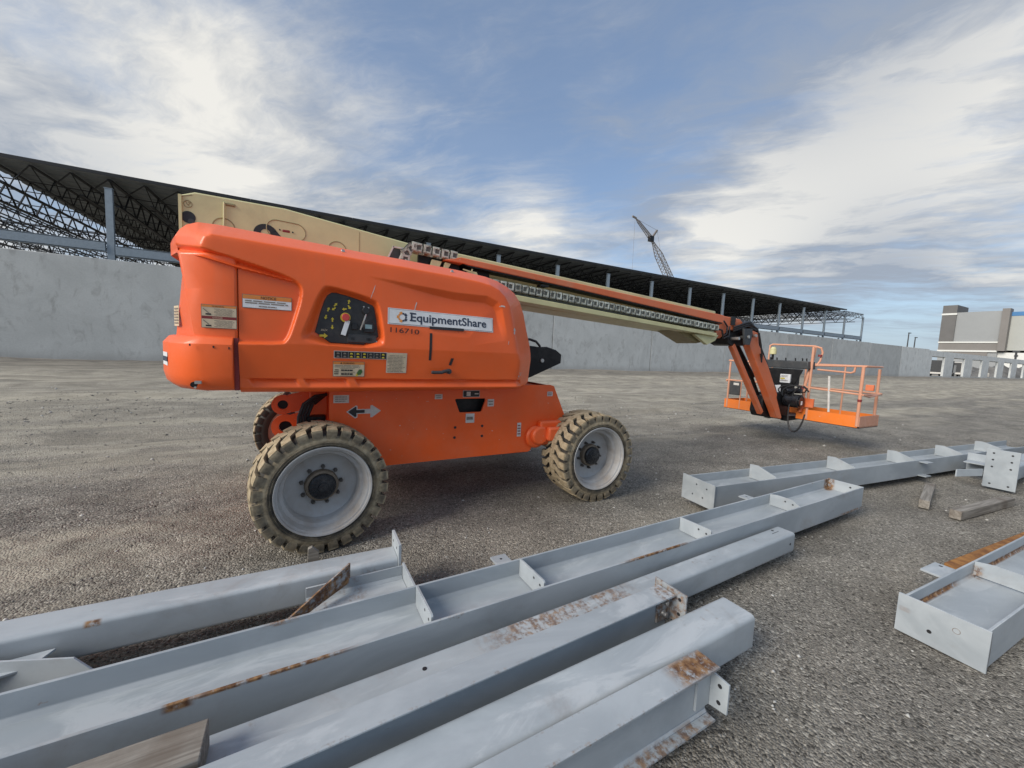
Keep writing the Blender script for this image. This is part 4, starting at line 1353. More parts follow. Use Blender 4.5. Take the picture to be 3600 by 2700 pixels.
def build_turntable():
    # far hood (plain shell), turntable plate and boom riser
    mb = MB()
    def ring(y, ins): return [(-0.42, y, 1.15), (1.85 - ins, y, 1.17), (1.86 - ins, y, 1.45), (1.70 - ins, y, 1.95), (1.45 - ins, y, 2.12 - ins * .5), (-0.60, y, 2.24 - ins * .5), (-0.80, y, 2.12 - ins * .5), (-0.80, y, 2.0), (-0.42, y, 1.95)]
    loft(mb, [ring(4.55, 0), ring(5.15, 0), ring(5.40, 0.22)])
    mb.build('far_hood', M['orange'], LIFT, bevel=0.03)
    mb = MB(); mb.b(-0.42, 1.75, 3.25, 5.2, 1.16, 1.24); mb.build('turntable_plate', M['orange_chassis'], LIFT, bevel=0.01)
    mb = MB(); mb.cyl((1.35, 4.2, 1.06), (1.35, 4.2, 1.159), 0.55, 32); mb.build('slew_ring', M['black'], LIFT)
    mb = MB()
    for y in (3.955, 4.425): mb.xz([(-0.7, 1.25), (0.5, 1.25), (0.1, 1.8), (-0.45, 2.2), (-0.75, 2.2)], y, y + 0.03)
    mb.build('riser_plate', M['orange'], LIFT)
    # black lug plate with hose at the front of the turntable
    mb = MB()
    mb.xz([(1.95, 1.12), (2.22, 1.205), (2.625, 1.375), (2.63, 1.478), (2.545, 1.532), (2.25, 1.560), (1.95, 1.58)], 3.80, 3.84)
    t = mb.build('lug_plate', M['black'], LIFT, bevel=0.006)
    mb = MB(); mb.xz([(1.95, 1.12), (2.22, 1.205), (2.625, 1.375), (2.63, 1.478), (2.545, 1.532), (2.25, 1.560), (1.95, 1.58)], 4.5, 4.54); mb.build('lug_plate', M['black'], LIFT, bevel=0.006)
    mb = MB(); mb.cyl((2.36, 3.785, 1.40), (2.36, 4.55, 1.40), 0.022, 14); mb.build('lug_pin', M['bare'], LIFT)
    mb = MB(); mb.cyl((2.0, 3.85, 1.5), (2.6, 4.1, 1.44), 0.05, 14); mb.build('lift_cylinder', M['black'], LIFT)
    mb = MB()
    mb.tube([(2.12, 3.85, 1.63), (2.20, 3.82, 1.635), (2.28, 3.82, 1.615), (2.33, 3.82, 1.57), (2.35, 3.83, 1.53)], 0.014, 8)
    mb.tube([(2.35, 3.83, 1.545), (2.42, 3.81, 1.55), (2.52, 3.81, 1.525), (2.56, 3.84, 1.50)], 0.012, 8)
    mb.build('hose', M['hose'], LIFT)


build_turntable()


def build_chassis():
    YC = 3.35
    # near side plate with the trapezoid hand hole cut through it
    outer = [(0.12, 0.462), (1.985, 0.478), (2.04, 0.56), (2.10, 0.72), (2.42, 0.80), (2.388, 0.86), (2.245, 1.150), (2.20, 1.162), (0.12, 1.14)]
    hole = [(1.166, 1.026), (1.178, 1.034), (1.462, 1.034), (1.474, 1.024), (1.436, 0.912), (1.424, 0.905), (1.222, 0.905), (1.210, 0.913)]
    mb = MB()
    bm = bmesh.new()
    vo = [bm.verts.new((x, YC, z)) for x, z in outer]; vh = [bm.verts.new((x, YC, z)) for x, z in hole]
    eo = [bm.edges.new((vo[i], vo[(i + 1) % len(vo)])) for i in range(len(vo))]; eh = [bm.edges.new((vh[i], vh[(i + 1) % len(vh)])) for i in range(len(vh))]
    bmesh.ops.triangle_fill(bm, use_beauty=True, edges=eo + eh)
    bm.verts.ensure_lookup_table(); bm.verts.index_update()
    vs = [tuple(v.co) for v in bm.verts]; fs = [tuple(v.index for v in f.verts) for f in bm.faces]
    bm.free()
    n = len(vs)
    mb.add(vs + [(x, y + 0.02, z) for x, y, z in vs], fs + [tuple(n + i for i in reversed(f)) for f in fs])
    for poly in (outer, hole):
        m_ = len(poly)
        mb.add([(x, YC, z) for x, z in poly] + [(x, YC + 0.02, z) for x, z in poly], [(i, (i + 1) % m_, m_ + (i + 1) % m_, m_ + i) for i in range(m_)])
    # box behind: bottom, top and far plate, inner partitions
    mb.b(0.12, 1.985, YC + 0.021, 5.05, 0.465, 0.48); mb.b(0.12, 2.2, YC + 0.021, 5.05, 1.12, 1.135); mb.b(0.12, 2.2, 5.03, 5.05, 0.481, 1.119)
    mb.b(0.125, 0.15, YC + 0.021, 5.029, 0.481, 1.119)
    mb.add([(2.245, YC + 0.02, 1.15), (2.42, YC + 0.02, 0.80), (2.42, 5.05, 0.80), (2.245, 5.05, 1.15)], [(0, 1, 2, 3)])
    mb.add([(2.20, YC + 0.02, 1.155), (2.245, YC + 0.02, 1.15), (2.245, 5.05, 1.15), (2.20, 5.05, 1.155)], [(0, 1, 2, 3)])
    mb.b(1.95, 2.38, YC + 0.021, 5.02, 0.60, 0.79)
    ch = mb.build('chassis', M['orange_chassis'], LIFT, sharp=30)
    mb = MB(); mb.b(1.1, 1.5, 3.44, 3.46, 0.86, 1.06); mb.build('hole_backing', M['black'], ch)  # thin black sheet close behind the hand hole
    # stickers
    mp = lambda a, b, l: (a, YC - l, b)
    d = Decal(mp)
    big = [(0.245, 0.944), (0.318, 0.995), (0.330, 0.990), (0.330, 0.964), (0.430, 0.964), (0.430, 0.991), (0.443, 0.996), (0.515, 0.946), (0.443, 0.892), (0.430, 0.894), (0.430, 0.925), (0.330, 0.925), (0.330, 0.897), (0.312, 0.888)]
    d.poly(big, M['offwhite'], 0.0015)
    cx = 0.379
    inn = [(cx + (a - cx) * 0.955, 0.944 + (b - 0.944) * 0.86) for a, b in big]
    d.poly([(0.257, 0.944), (0.316, 0.986), (0.322, 0.982), (0.322, 0.957), (0.385, 0.957), (0.385, 0.932), (0.322, 0.932), (0.322, 0.904), (0.312, 0.898)], M['ink'], 0.003)
    d.poly([(0.389, 0.958), (0.436, 0.958), (0.436, 0.984), (0.443, 0.987), (0.505, 0.945), (0.443, 0.900), (0.436, 0.904), (0.436, 0.932), (0.389, 0.932)], M['offwhite'], 0.003)
    d.build('direction_arrow', None, ch)
    def sticker(x0, z0, x1, z1, base, ink, n=3, nm='chassis_sticker'):
        d = Decal(mp); d.rect(x0, z0, x1, z1, base, 1); d.lines(x0 + 0.1 * (x1 - x0), z0 + 0.1 * (z1 - z0), x1 - 0.1 * (x1 - x0), z1 - 0.1 * (z1 - z0), n, ink, 0.4); d.build(nm, None, ch)
    sticker(0.150, 1.018, 0.265, 1.082, M['offwhite'], M['inkgrey'], 3)
    sticker(0.975, 1.035, 1.045, 1.080, M['offwhite'], M['inkgrey'], 2)
    sticker(1.493, 0.955, 1.560, 1.025, M['offwhite'], M['inkgrey'], 2)
    sticker(1.275, 0.805, 1.362, 0.893, M['offwhite'], M['inkgrey'], 1)
    sticker(2.165, 1.045, 2.232, 1.092, M['offwhite'], M['danger_red'], 2)
    sticker(1.828, 0.640, 1.872, 0.780, M['offwhite'], M['danger_red'], 4)
    d = Decal(mp); d.rect(1.240, 1.048, 1.408, 1.112, M['offwhite'], 1); d.rect(1.244, 1.052, 1.404, 1.108, M['ink'], 1)
    d.poly([(1.275, 1.06), (1.315, 1.06), (1.315, 1.10), (1.275, 1.10)], M['offwhite']); d.poly([(1.355, 1.075), (1.395, 1.075), (1.395, 1.085), (1.355, 1.085)], M['offwhite']); d.build('chassis_sticker', None, ch)
    for (x, z) in ((1.175, 0.767), (1.446, 0.768), (1.172, 0.672), (1.447, 0.670)):
        k = MB(); k.cyl((x, YC - 0.003, z), (x, YC + 0.001, z), 0.0125, 14); k.build('bolt_hole', M['ink'], ch)
    # right-hand axle housing and knuckle
    mb = MB(); mb.cyl((2.62, 3.36, 0.50), (2.62, 5.04, 0.50), 0.13, 20); mb.b(2.35, 2.80, 3.6, 4.8, 0.42, 0.66)
    mb.build('rear_axle', M['orange_chassis'], LIFT, bevel=0.02)
    mb = MB(); mb.b(2.06, 2.46, 3.27, 3.349, 0.55, 0.795); mb.b(2.12, 2.46, 3.20, 3.27, 0.60, 0.74); mb.cyl((2.06, 3.25, 0.65), (2.06, 3.349, 0.65), 0.095, 24); mb.cyl((2.035, 3.30, 0.63), (2.035, 3.349, 0.63), 0.115, 24)
    mb.build('drive_housing', M['orange_chassis'], LIFT, bevel=0.02)
    # left-hand axle: oscillating beam with lug plates, steering links, hoses
    mb = MB(); mb.b(-0.10, 0.22, 3.45, 4.95, 0.34, 0.62); mb.cyl((0.05, 3.3, 0.5), (0.05, 5.1, 0.5), 0.12, 20); mb.build('front_axle', M['orange_chassis'], LIFT, bevel=0.02)
    def eye(cx, cz, tailx, tailz, r, y, hole_r):
        bm = bmesh.new()
        pts = [(cx + r * math.cos(a), cz + r * math.sin(a)) for a in np.linspace(R(70), R(300), 16)]
        pts += [(tailx, tailz - r * 0.9), (tailx, tailz + r * 1.1)]
        hp = [(cx + hole_r * math.cos(a), cz + hole_r * math.sin(a)) for a in np.linspace(0, 2 * math.pi, 17)[:-1]]
        v1 = [bm.verts.new((a, y, b)) for a, b in pts]; v2 = [bm.verts.new((a, y, b)) for a, b in hp]
        e1 = [bm.edges.new((v1[i], v1[(i + 1) % len(v1)])) for i in range(len(v1))]; e2 = [bm.edges.new((v2[i], v2[(i + 1) % len(v2)])) for i in range(len(v2))]
        bmesh.ops.triangle_fill(bm, use_beauty=True, edges=e1 + e2)
        bm.verts.index_update()
        vs = [tuple(v.co) for v in bm.verts]; fs = [tuple(v.index for v in f.verts) for f in bm.faces]; bm.free()
        k = MB(); n = len(vs)
        k.add(vs + [(x, y_ + 0.03, z) for x, y_, z in vs], fs + [tuple(n + i for i in reversed(f)) for f in fs])
        for pl in (pts, hp):
            m_ = len(pl); k.add([(a, y, b) for a, b in pl] + [(a, y + 0.03, b) for a, b in pl], [(i, (i + 1) % m_, m_ + (i + 1) % m_, m_ + i) for i in range(m_)])
        return k
    e = eye(-0.225, 0.945, 0.12, 1.02, 0.085, 3.82, 0.040).build('axle_lug', M['orange_chassis'], LIFT, sharp=30)
    e = eye(-0.205, 0.760, 0.12, 0.83, 0.105, 3.78, 0.050).build('axle_lug', M['orange_chassis'], LIFT, sharp=30)
    mb = MB(); mb.cyl((-0.225, 3.85, 0.945), (-0.225, 4.5, 0.945), 0.038, 14); mb.cyl((-0.205, 3.81, 0.76), (-0.205, 4.5, 0.76), 0.048, 14); mb.build('axle_pin', M['black'], LIFT)
    mb = MB(); mb.b(-0.02, 0.119, 3.62, 3.66, 0.62, 1.10); mb.build('axle_plate', M['orange_chassis'], LIFT, bevel=0.01)
    mb = MB(); mb.b(-0.04, 0.10, 3.50, 3.60, 0.80, 0.89); mb.cyl((0.04, 3.47, 0.845), (0.04, 3.61, 0.845), 0.02, 10); mb.build('steer_cylinder', M['black'], LIFT, bevel=0.008)
    mb = MB()
    for q in range(4):
        o_ = q * 0.022
        mb.tube([(0.11, 3.50 + o_, 1.07), (0.02, 3.47 + o_, 1.06 - o_), (-0.06 + o_, 3.46 + o_, 1.0), (-0.095 + o_, 3.46 + o_, 0.90), (-0.10 + o_, 3.46 + o_, 0.78), (-0.07 + o_, 3.48, 0.66)], 0.013, 8)
    mb.build('hose', M['hose'], LIFT)


build_chassis()


def build_wheel(name, cx, cy, cz, steer, near=True):
    """rim (the wheel part) with tyre, hub and lug nuts as its sub-parts; built along y, outer face at -y"""
    Rt, Wd = 0.475, 0.36; KS = 0.958
    # rim: deep dish
    prof = [(0.0, 0.168), (0.115, 0.168), (0.118, 0.162), (0.240, 0.160), (0.256, 0.150), (0.262, 0.075), (0.268, 0.062), (0.290, 0.054), (0.300, 0.020), (0.306, -0.001), (0.322, -0.006), (0.333, -0.012), (0.337, -0.020), (0.333, -0.026), (0.322, -0.022)]
    prof += [(0.318, 0.0), (0.312, 0.02), (0.306, 0.12), (0.306, Wd - 0.04), (0.335, Wd - 0.01), (0.31, Wd - 0.03), (0.0, Wd - 0.1)]
    mb = MB(); mb.lathe(prof, 64)
    w = mb.build(name, M['rim'], None, sharp=35)
    for p in w.data.polygons: pass
    # tyre carcass
    t = MB()
    cp = [(0.325, -0.010), (0.352, -0.018), (0.385, -0.022), (0.415, -0.012), (0.432, 0.006), (0.438, 0.03), (0.441, 0.10), (0.442, 0.18), (0.441, 0.26), (0.438, 0.33), (0.432, 0.354), (0.415, 0.372), (0.385, 0.382), (0.352, 0.378), (0.325, 0.370)]
    t.lathe(cp, 72, close=True)
    ncar = len(t.v)
    # bar lugs: long chevron arms that meet off the centre line, each ends in a shoulder block
    N = 28
    def P(r, y, a): return (r * math.cos(a), y, r * math.sin(a))
    dustv = []
    for side in (0, 1):
        for i in range(N):
            a0 = 2 * math.pi * (i + 0.5 * side) / N
            pts = [(-0.018, 0.00), (0.060, 0.015), (0.125, 0.13), (0.215, 0.145)]
            hw = [0.078, 0.073, 0.058, 0.056]
            rtop = [0.464, 0.473, 0.475, 0.475]
            rbot = [0.400, 0.430, 0.436, 0.436]
            vs = []
            for (y, da), h_, rt, rb in zip(pts, hw, rtop, rbot):
                yy = y if side == 0 else Wd - y
                for rr, sh in ((rb, 1.10), (rt, 0.95), (rt, -0.95), (rb, -1.10)):
                    vs.append(P(rr, yy, a0 - da * 1.0 + h_ * sh))
            fs = []
            for q in range(3):
                for e in range(3):
                    fs.append((q * 4 + e, q * 4 + e + 1, (q + 1) * 4 + e + 1, (q + 1) * 4 + e))
            fs += [(0, 1, 2, 3), (12, 15, 14, 13)]
            t.add(vs, fs)
            # shoulder block running down the sidewall
            y0 = -0.016 if side == 0 else Wd + 0.016
            sg = -1 if side == 0 else 1
            vv = []
            for (r_, off, hh) in ((0.464, 0.0, 0.074), (0.445, 0.006, 0.079), (0.412, 0.007, 0.078), (0.392, 0.002, 0.055)):
                for s_ in (1, -1): vv.append(P(r_, y0 + sg * off, a0 + hh * s_))
            for (r_, off, hh) in ((0.455, -0.03, 0.079), (0.445, -0.02, 0.085), (0.412, -0.008, 0.086), (0.392, -0.006, 0.065)):
                for s_ in (1, -1): vv.append(P(r_, y0 + sg * off, a0 + hh * s_))
            ff = [(0, 1, 3, 2), (2, 3, 5, 4), (4, 5, 7, 6), (0, 2, 10, 8), (2, 4, 12, 10), (4, 6, 14, 12), (1, 9, 11, 3), (3, 11, 13, 5), (5, 13, 15, 7), (0, 8, 9, 1), (6, 7, 15, 14)]
            t.add(vv, ff)
    # raised rings on the sidewall
    for r_ in (0.352, 0.368):
        t.lathe([(r_ - 0.004, -0.018), (r_ - 0.002, -0.0255), (r_ + 0.002, -0.0255), (r_ + 0.004, -0.019)], 72)
    ty = t.build('tyre', M['tyre'], None, sharp=32)
    at = ty.data.attributes.new('dust', 'FLOAT', 'POINT')
    vals = []
    for v in ty.data.vertices:
        r_ = math.hypot(v.co.x, v.co.z)
        side = v.co.y < 0.0
        k = 1.0 if r_ > 0.452 else (0.40 if r_ > 0.40 and side else (0.72 if (r_ > 0.372 and side) else (0.30 if r_ > 0.350 else 0.05)))
        if not side and r_ < 0.452: k = -0.6
        vals.append(k)
    at.data.foreach_set('value', vals)
    ty.parent = w
    h = MB()
    HD = 0.088
    h.lathe([(0.0, -0.022 + HD), (0.030, -0.022 + HD), (0.034, -0.014 + HD), (0.072, -0.010 + HD), (0.082, 0.0 + HD), (0.084, 0.04 + HD), (0.088, 0.045 + HD), (0.088, 0.075 + HD)], 36)
    for k in range(6): a = k * 1.047; h.cyl((0.055 * math.cos(a), -0.016 + HD, 0.055 * math.sin(a)), (0.055 * math.cos(a), -0.008 + HD, 0.055 * math.sin(a)), 0.006, 8)
    hb = h.build('hub', M['hub'], None, sharp=30); hb.parent = w; hb.scale = (1.16, 1, 1.16)
    h = MB(); h.lathe([(0.086, 0.108), (0.100, 0.112), (0.106, 0.125), (0.106, 0.160), (0.09, 0.161)], 36); hr = h.build('hub_ring', M['hubring'], None); hr.parent = w; hr.scale = (1.14, 1, 1.14)
    nut = None
    for k in range(9):
        a = k * 2 * math.pi / 9 + 0.2
        if nut is None:
            h = MB(); h.cyl((0, 0.120, 0), (0, 0.160, 0), 0.0085, 8); h.cyl((0, 0.140, 0), (0, 0.161, 0), 0.016, 6); nut = h.build('lug_nut', M['nut'], None); o = nut
        else: o = nut.copy(); COL.objects.link(o)
        o.parent = w; o.location = (0.142 * math.cos(a), 0, 0.142 * math.sin(a))
    w.scale = (KS, 1, KS)
    w.parent = LIFT
    w.location = Vector((cx, cy, cz)) - LIFT.location
    w.rotation_euler = (0, rng.uniform(0, 6.28) if False else 0, steer)
    return w


def place_wheel(src, cx, cy, cz, rz, spin):
    w = copy_tree(src, LIFT)
    w.location = Vector((cx, cy, cz)) - LIFT.location
    w.rotation_euler = (0, spin, rz)
    return w


W1 = build_wheel('wheel', 0.082, 2.955, 0.446, R(8))
W1.rotation_euler = (0, 0.1, R(8))
W2 = place_wheel(W1, 2.590, 2.985, 0.446, R(0), 0.35)
W3 = place_wheel(W1, -0.17, 5.44, 0.446, R(186), 0.2)
W4 = place_wheel(W1, 2.60, 5.44, 0.446, R(180), 0.5)


def build_boom():
    yb = 4.0
    # base section: tapered cream box with stiffening beads and a rounded cut-out at the tail
    prof = [(-0.93, 2.12), (-0.925, 2.590), (-0.915, 2.603), (-0.83, 2.640), (-0.21, 2.640), (0.87, 2.520), (1.42, 2.500), (5.66, 2.262), (5.66, 1.86), (2.2, 2.03), (0.3, 2.09)]
    mb = MB(); mb.xz(prof, yb, yb + 0.42)
    b = mb.build('base_boom', M['cream'], LIFT, bevel=0.012, seg=2)
    k = MB(); k.bar((-0.918, yb - 0.010, 2.30), (-0.918, yb - 0.010, 2.60), 0.016, 0.02, up=(1, 0, 0)); k.build('end_flange', M['cream'], b)
    k = MB(); k.xz([(-0.917, 2.586), (-0.905, 2.598), (-0.845, 2.616), (-0.845, 2.609), (-0.901, 2.590), (-0.909, 2.581), (-0.910, 2.485), (-0.917, 2.485)], yb - 0.002, yb + 0.002); k.build('weld_seam', M['cream_dk'], b)
    k = MB(); k.cyl((-0.871, yb - 0.003, 2.437), (-0.871, yb + 0.03, 2.437), 0.046, 28); k.build('pivot_hole', M['ink'], b)
    k = MB(); k.cyl((-0.852, yb - 0.012, 2.405), (-0.852, yb + 0.0, 2.405), 0.022, 16); k.build('pivot_pin', M['darkgrey'], b)
    def ringline(cx, cz, r, nm='stamped_ring', sx=1.0, w=0.0045):
        k = MB(); k.tube([(cx + r * sx * math.cos(a), yb, cz + r * math.sin(a)) for a in np.linspace(0, 2 * math.pi, 33)[:-1]], w, 6, closed=True); k.build(nm, M['cream_dk'], b)
    ringline(-0.872, 2.538, 0.026, w=0.003); ringline(-0.645, 2.398, 0.075); ringline(0.205, 2.352, 0.075)
    k = MB(); k.tube([(-0.885, yb, 2.556), (-0.878, yb, 2.538), (-0.862, yb, 2.522)], 0.003, 5); k.tube([(-0.872, yb, 2.552), (-0.858, yb, 2.552), (-0.860, yb, 2.540), (-0.872, yb, 2.536)], 0.003, 5); k.build('stamped_mark', M['cream_dk'], b)
    pts = []
    for (cx_, cz_, s) in ((-0.125, 2.450, 1), (-0.275, 2.456, -1)):
        for a in np.linspace(-90 if s > 0 else 90, 90 if s > 0 else 270, 12): pts.append((cx_ + 0.072 * math.cos(R(a)), yb, cz_ + 0.074 * math.sin(R(a))))
    k = MB(); k.tube(pts, 0.0045, 6, closed=True); k.build('stamped_outline', M['cream_dk'], b)
    k = MB(); k.tube([(-0.646, yb - 0.010, 2.20), (-0.637, yb - 0.010, 2.598)], 0.0075, 8); k.build('conduit', M['cream'], b)
    k = MB(); k.b(-0.628, -0.566, yb - 0.012, yb, 2.582, 2.590); k.b(-0.628, -0.566, yb - 0.004, yb, 2.575, 2.598); k.build('bracket', M['cream_dk'], b)
    k = MB(); k.b(-0.232, -0.172, yb - 0.003, yb + 0.01, 2.436, 2.460); k.build('sight_slot', M['danger_red'], b, bevel=0.011)
    for x in (-0.249, -0.152):
        k = MB(); k.cyl((x, yb - 0.004, 2.449 + (x + 0.2) * -0.06), (x, yb + 0.004, 2.449 + (x + 0.2) * -0.06), 0.0065, 10); k.build('slot_bolt', M['ink'], b)
    k = MB(); k.b(0.3925, 0.3965, yb - 0.002, yb, 2.20, 2.545); k.build('weld_seam', M['cream_dk'], b)
    # big black numeral partly hidden by the hood
    d = Decal(lambda a, c, l: (a, yb - l, c))
    d.use(M['ink'])
    no = 16
    th = np.linspace(R(195), R(25), no)
    vs = [d.mp(-0.353 + 0.088 * math.cos(q), 2.398 + 0.082 * math.sin(q), 0.002) for q in th] + [d.mp(-0.353 + 0.036 * math.cos(q), 2.400 + 0.038 * math.sin(q), 0.002) for q in th]
    d.add(vs, [(i, i + 1, no + i + 1, no + i) for i in range(no - 1)])
    d.poly([(-0.275, 2.436), (-0.235, 2.390), (-0.30, 2.35), (-0.322, 2.415)], M['ink'], 0.002)
    d.build('boom_lettering', None, b)
    # front: fly section mouth plate and underside wedge
    k = MB(); k.xz([(4.72, 1.90), (5.18, 1.735), (5.46, 1.785), (5.58, 1.90)], yb - 0.06, yb + 0.30); k.build('skid_plate', M['cream_dk'], b, bevel=0.006)
    k = MB(); k.xz([(5.0, 1.86), (5.30, 1.72), (5.48, 1.79), (5.55, 1.88)], yb - 0.16, yb - 0.10); k.build('gusset', M['cream'], b, bevel=0.004)
    # orange hose cover along the side
    yc = 3.80
    mb = MB()
    mb.xz([(1.155, 2.366), (1.34, 2.418), (3.4, 2.300), (5.42, 2.188), (5.58, 2.182), (5.58, 2.062), (2.67, 2.272), (1.42, 2.350), (1.36, 2.358)], yc, yc + 0.17)
    cov = mb.build('hose_cover', M['orange_worn'], LIFT, bevel=0.008)
    mb = MB(); mb.xz([(1.36, 2.357), (1.42, 2.349), (2.67, 2.271), (5.56, 2.061), (5.56, 2.050), (2.67, 2.260), (1.42, 2.337)], yc + 0.006, yc + 0.16); mb.build('cover_lip', M['black'], LIFT)
    mb = MB(); mb.b(2.30, 2.40, yc + 0.0, yc + 0.1, 2.240, 2.262); mb.build('clamp', M['black'], LIFT)
    # power track: upper run, end loop and long lower run made of links
    def lnk(nm, holes=True):
        mb = MB(); mb.use(M['chain'])
        mb.b(-0.036, 0.036, -0.05, -0.038, -0.043, 0.043); mb.b(-0.044, 0.044, 0.038, 0.05, -0.043, 0.043)
        mb.b(-0.020, 0.020, -0.037, 0.037, -0.043, -0.034); mb.b(-0.020, 0.020, -0.037, 0.037, 0.034, 0.043)
        mb.b(-0.030, 0.032, -0.058, -0.0505, 0.022, 0.036); mb.b(-0.030, 0.032, -0.058, -0.0505, -0.036, -0.022); mb.b(0.014, 0.032, -0.058, -0.0505, -0.0219, 0.0219)
        mb.use(M['chain_dk']); mb.b(-0.026, 0.0125, -0.0525, -0.0502, -0.020, 0.020); mb.b(0.0365, 0.044, -0.046, -0.036, -0.040, 0.040)
        return mb.build(nm, None, None)
    L0 = None
    track = MB(); track.bar((0.9, 3.87, 2.17), (5.5, 3.87, 1.955), 0.05, 0.03); track = track.build('power_track', M['chain_dk'], LIFT)
    pos = []
    x = 1.02
    while x < 5.52:
        z = np.interp(x, [1.0, 1.96, 3.83, 5.46], [2.235, 2.193, 2.080, 1.985]); pos.append((x, z, -0.060)); x += 0.0905
    for q in range(7):
        a = R(100 + q * 28); pos.append((0.90 + 0.115 * math.cos(a), 2.335 + 0.115 * math.sin(a), -(a + R(90))))
    x = 0.905
    while x < 1.30:
        pos.append((x, 2.447 - (x - 0.9) * 0.06, -0.06 + math.pi)); x += 0.0905
    for i, (x, z, an) in enumerate(pos):
        if L0 is None: L0 = lnk('track_link'); o = L0
        else: o = L0.copy(); COL.objects.link(o)
        o.parent = track
        o.location = Vector((x, 3.86, z)) - LIFT.location
        o.rotation_euler = (rng.uniform(-0.04, 0.04), (-an if abs(an) > 1 else 0.060) + rng.uniform(-0.03, 0.03), rng.uniform(-0.02, 0.02))
    # cream rail under the track
    mb = MB(); mb.xz([(1.0, 2.162), (2.08, 2.105), (5.45, 1.905), (5.45, 1.850), (2.09, 2.040), (1.0, 2.10)], 3.80, 3.98); mb.build('track_rail', M['cream'], LIFT, bevel=0.008)
    mb = MB(); mb.xz([(1.0, 2.20), (5.42, 2.02), (5.42, 1.925), (2.09, 2.12), (1.0, 2.18)], 3.94, 3.985); mb.build('track_back', M['cream'], LIFT)
    # cream brackets and black boxes for the shade between them, beside the loop
    for (x0, x1, za, zb) in ((1.03, 1.15, 2.36, 2.28), (1.165, 1.245, 2.352, 2.29)):
        k = MB(); k.xz([(x0, zb), (x0 + 0.02, za), (x1, za - 0.008), (x1 - 0.03, zb)], 3.83, 3.87); k.build('bracket', M['cream'], LIFT, bevel=0.003)
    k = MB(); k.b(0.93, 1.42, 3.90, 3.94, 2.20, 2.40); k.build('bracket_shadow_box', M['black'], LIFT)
    k = MB(); k.xz([(1.40, 2.262), (1.43, 2.30), (1.52, 2.296), (1.54, 2.26)], 3.82, 3.86); k.bar((1.37, 3.82, 2.305), (1.46, 3.82, 2.29), 0.012); k.bar((1.47, 3.82, 2.32), (1.46, 3.82, 2.28), 0.012); k.build('bracket', M['cream'], LIFT)
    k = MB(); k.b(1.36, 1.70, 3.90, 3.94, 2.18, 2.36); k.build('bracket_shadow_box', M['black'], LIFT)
    k = MB()
    for (x0, w_) in ((0.625, 0.10), (0.745, 0.06)):
        for q in (0, w_): k.bar((x0 + q, 3.83, 2.30), (x0 + q + 0.055, 3.83, 2.427), 0.012)
        k.bar((x0 + 0.05, 3.83, 2.42), (x0 + w_ + 0.055, 3.83, 2.42), 0.012)
    k.build('end_frame', M['offwhite'], LIFT)
    k = MB(); k.xz([(0.63, 2.29), (0.685, 2.42), (0.84, 2.41), (0.80, 2.28)], 3.86, 3.89); k.build('end_cover', M['darkgrey'], LIFT)


build_boom()


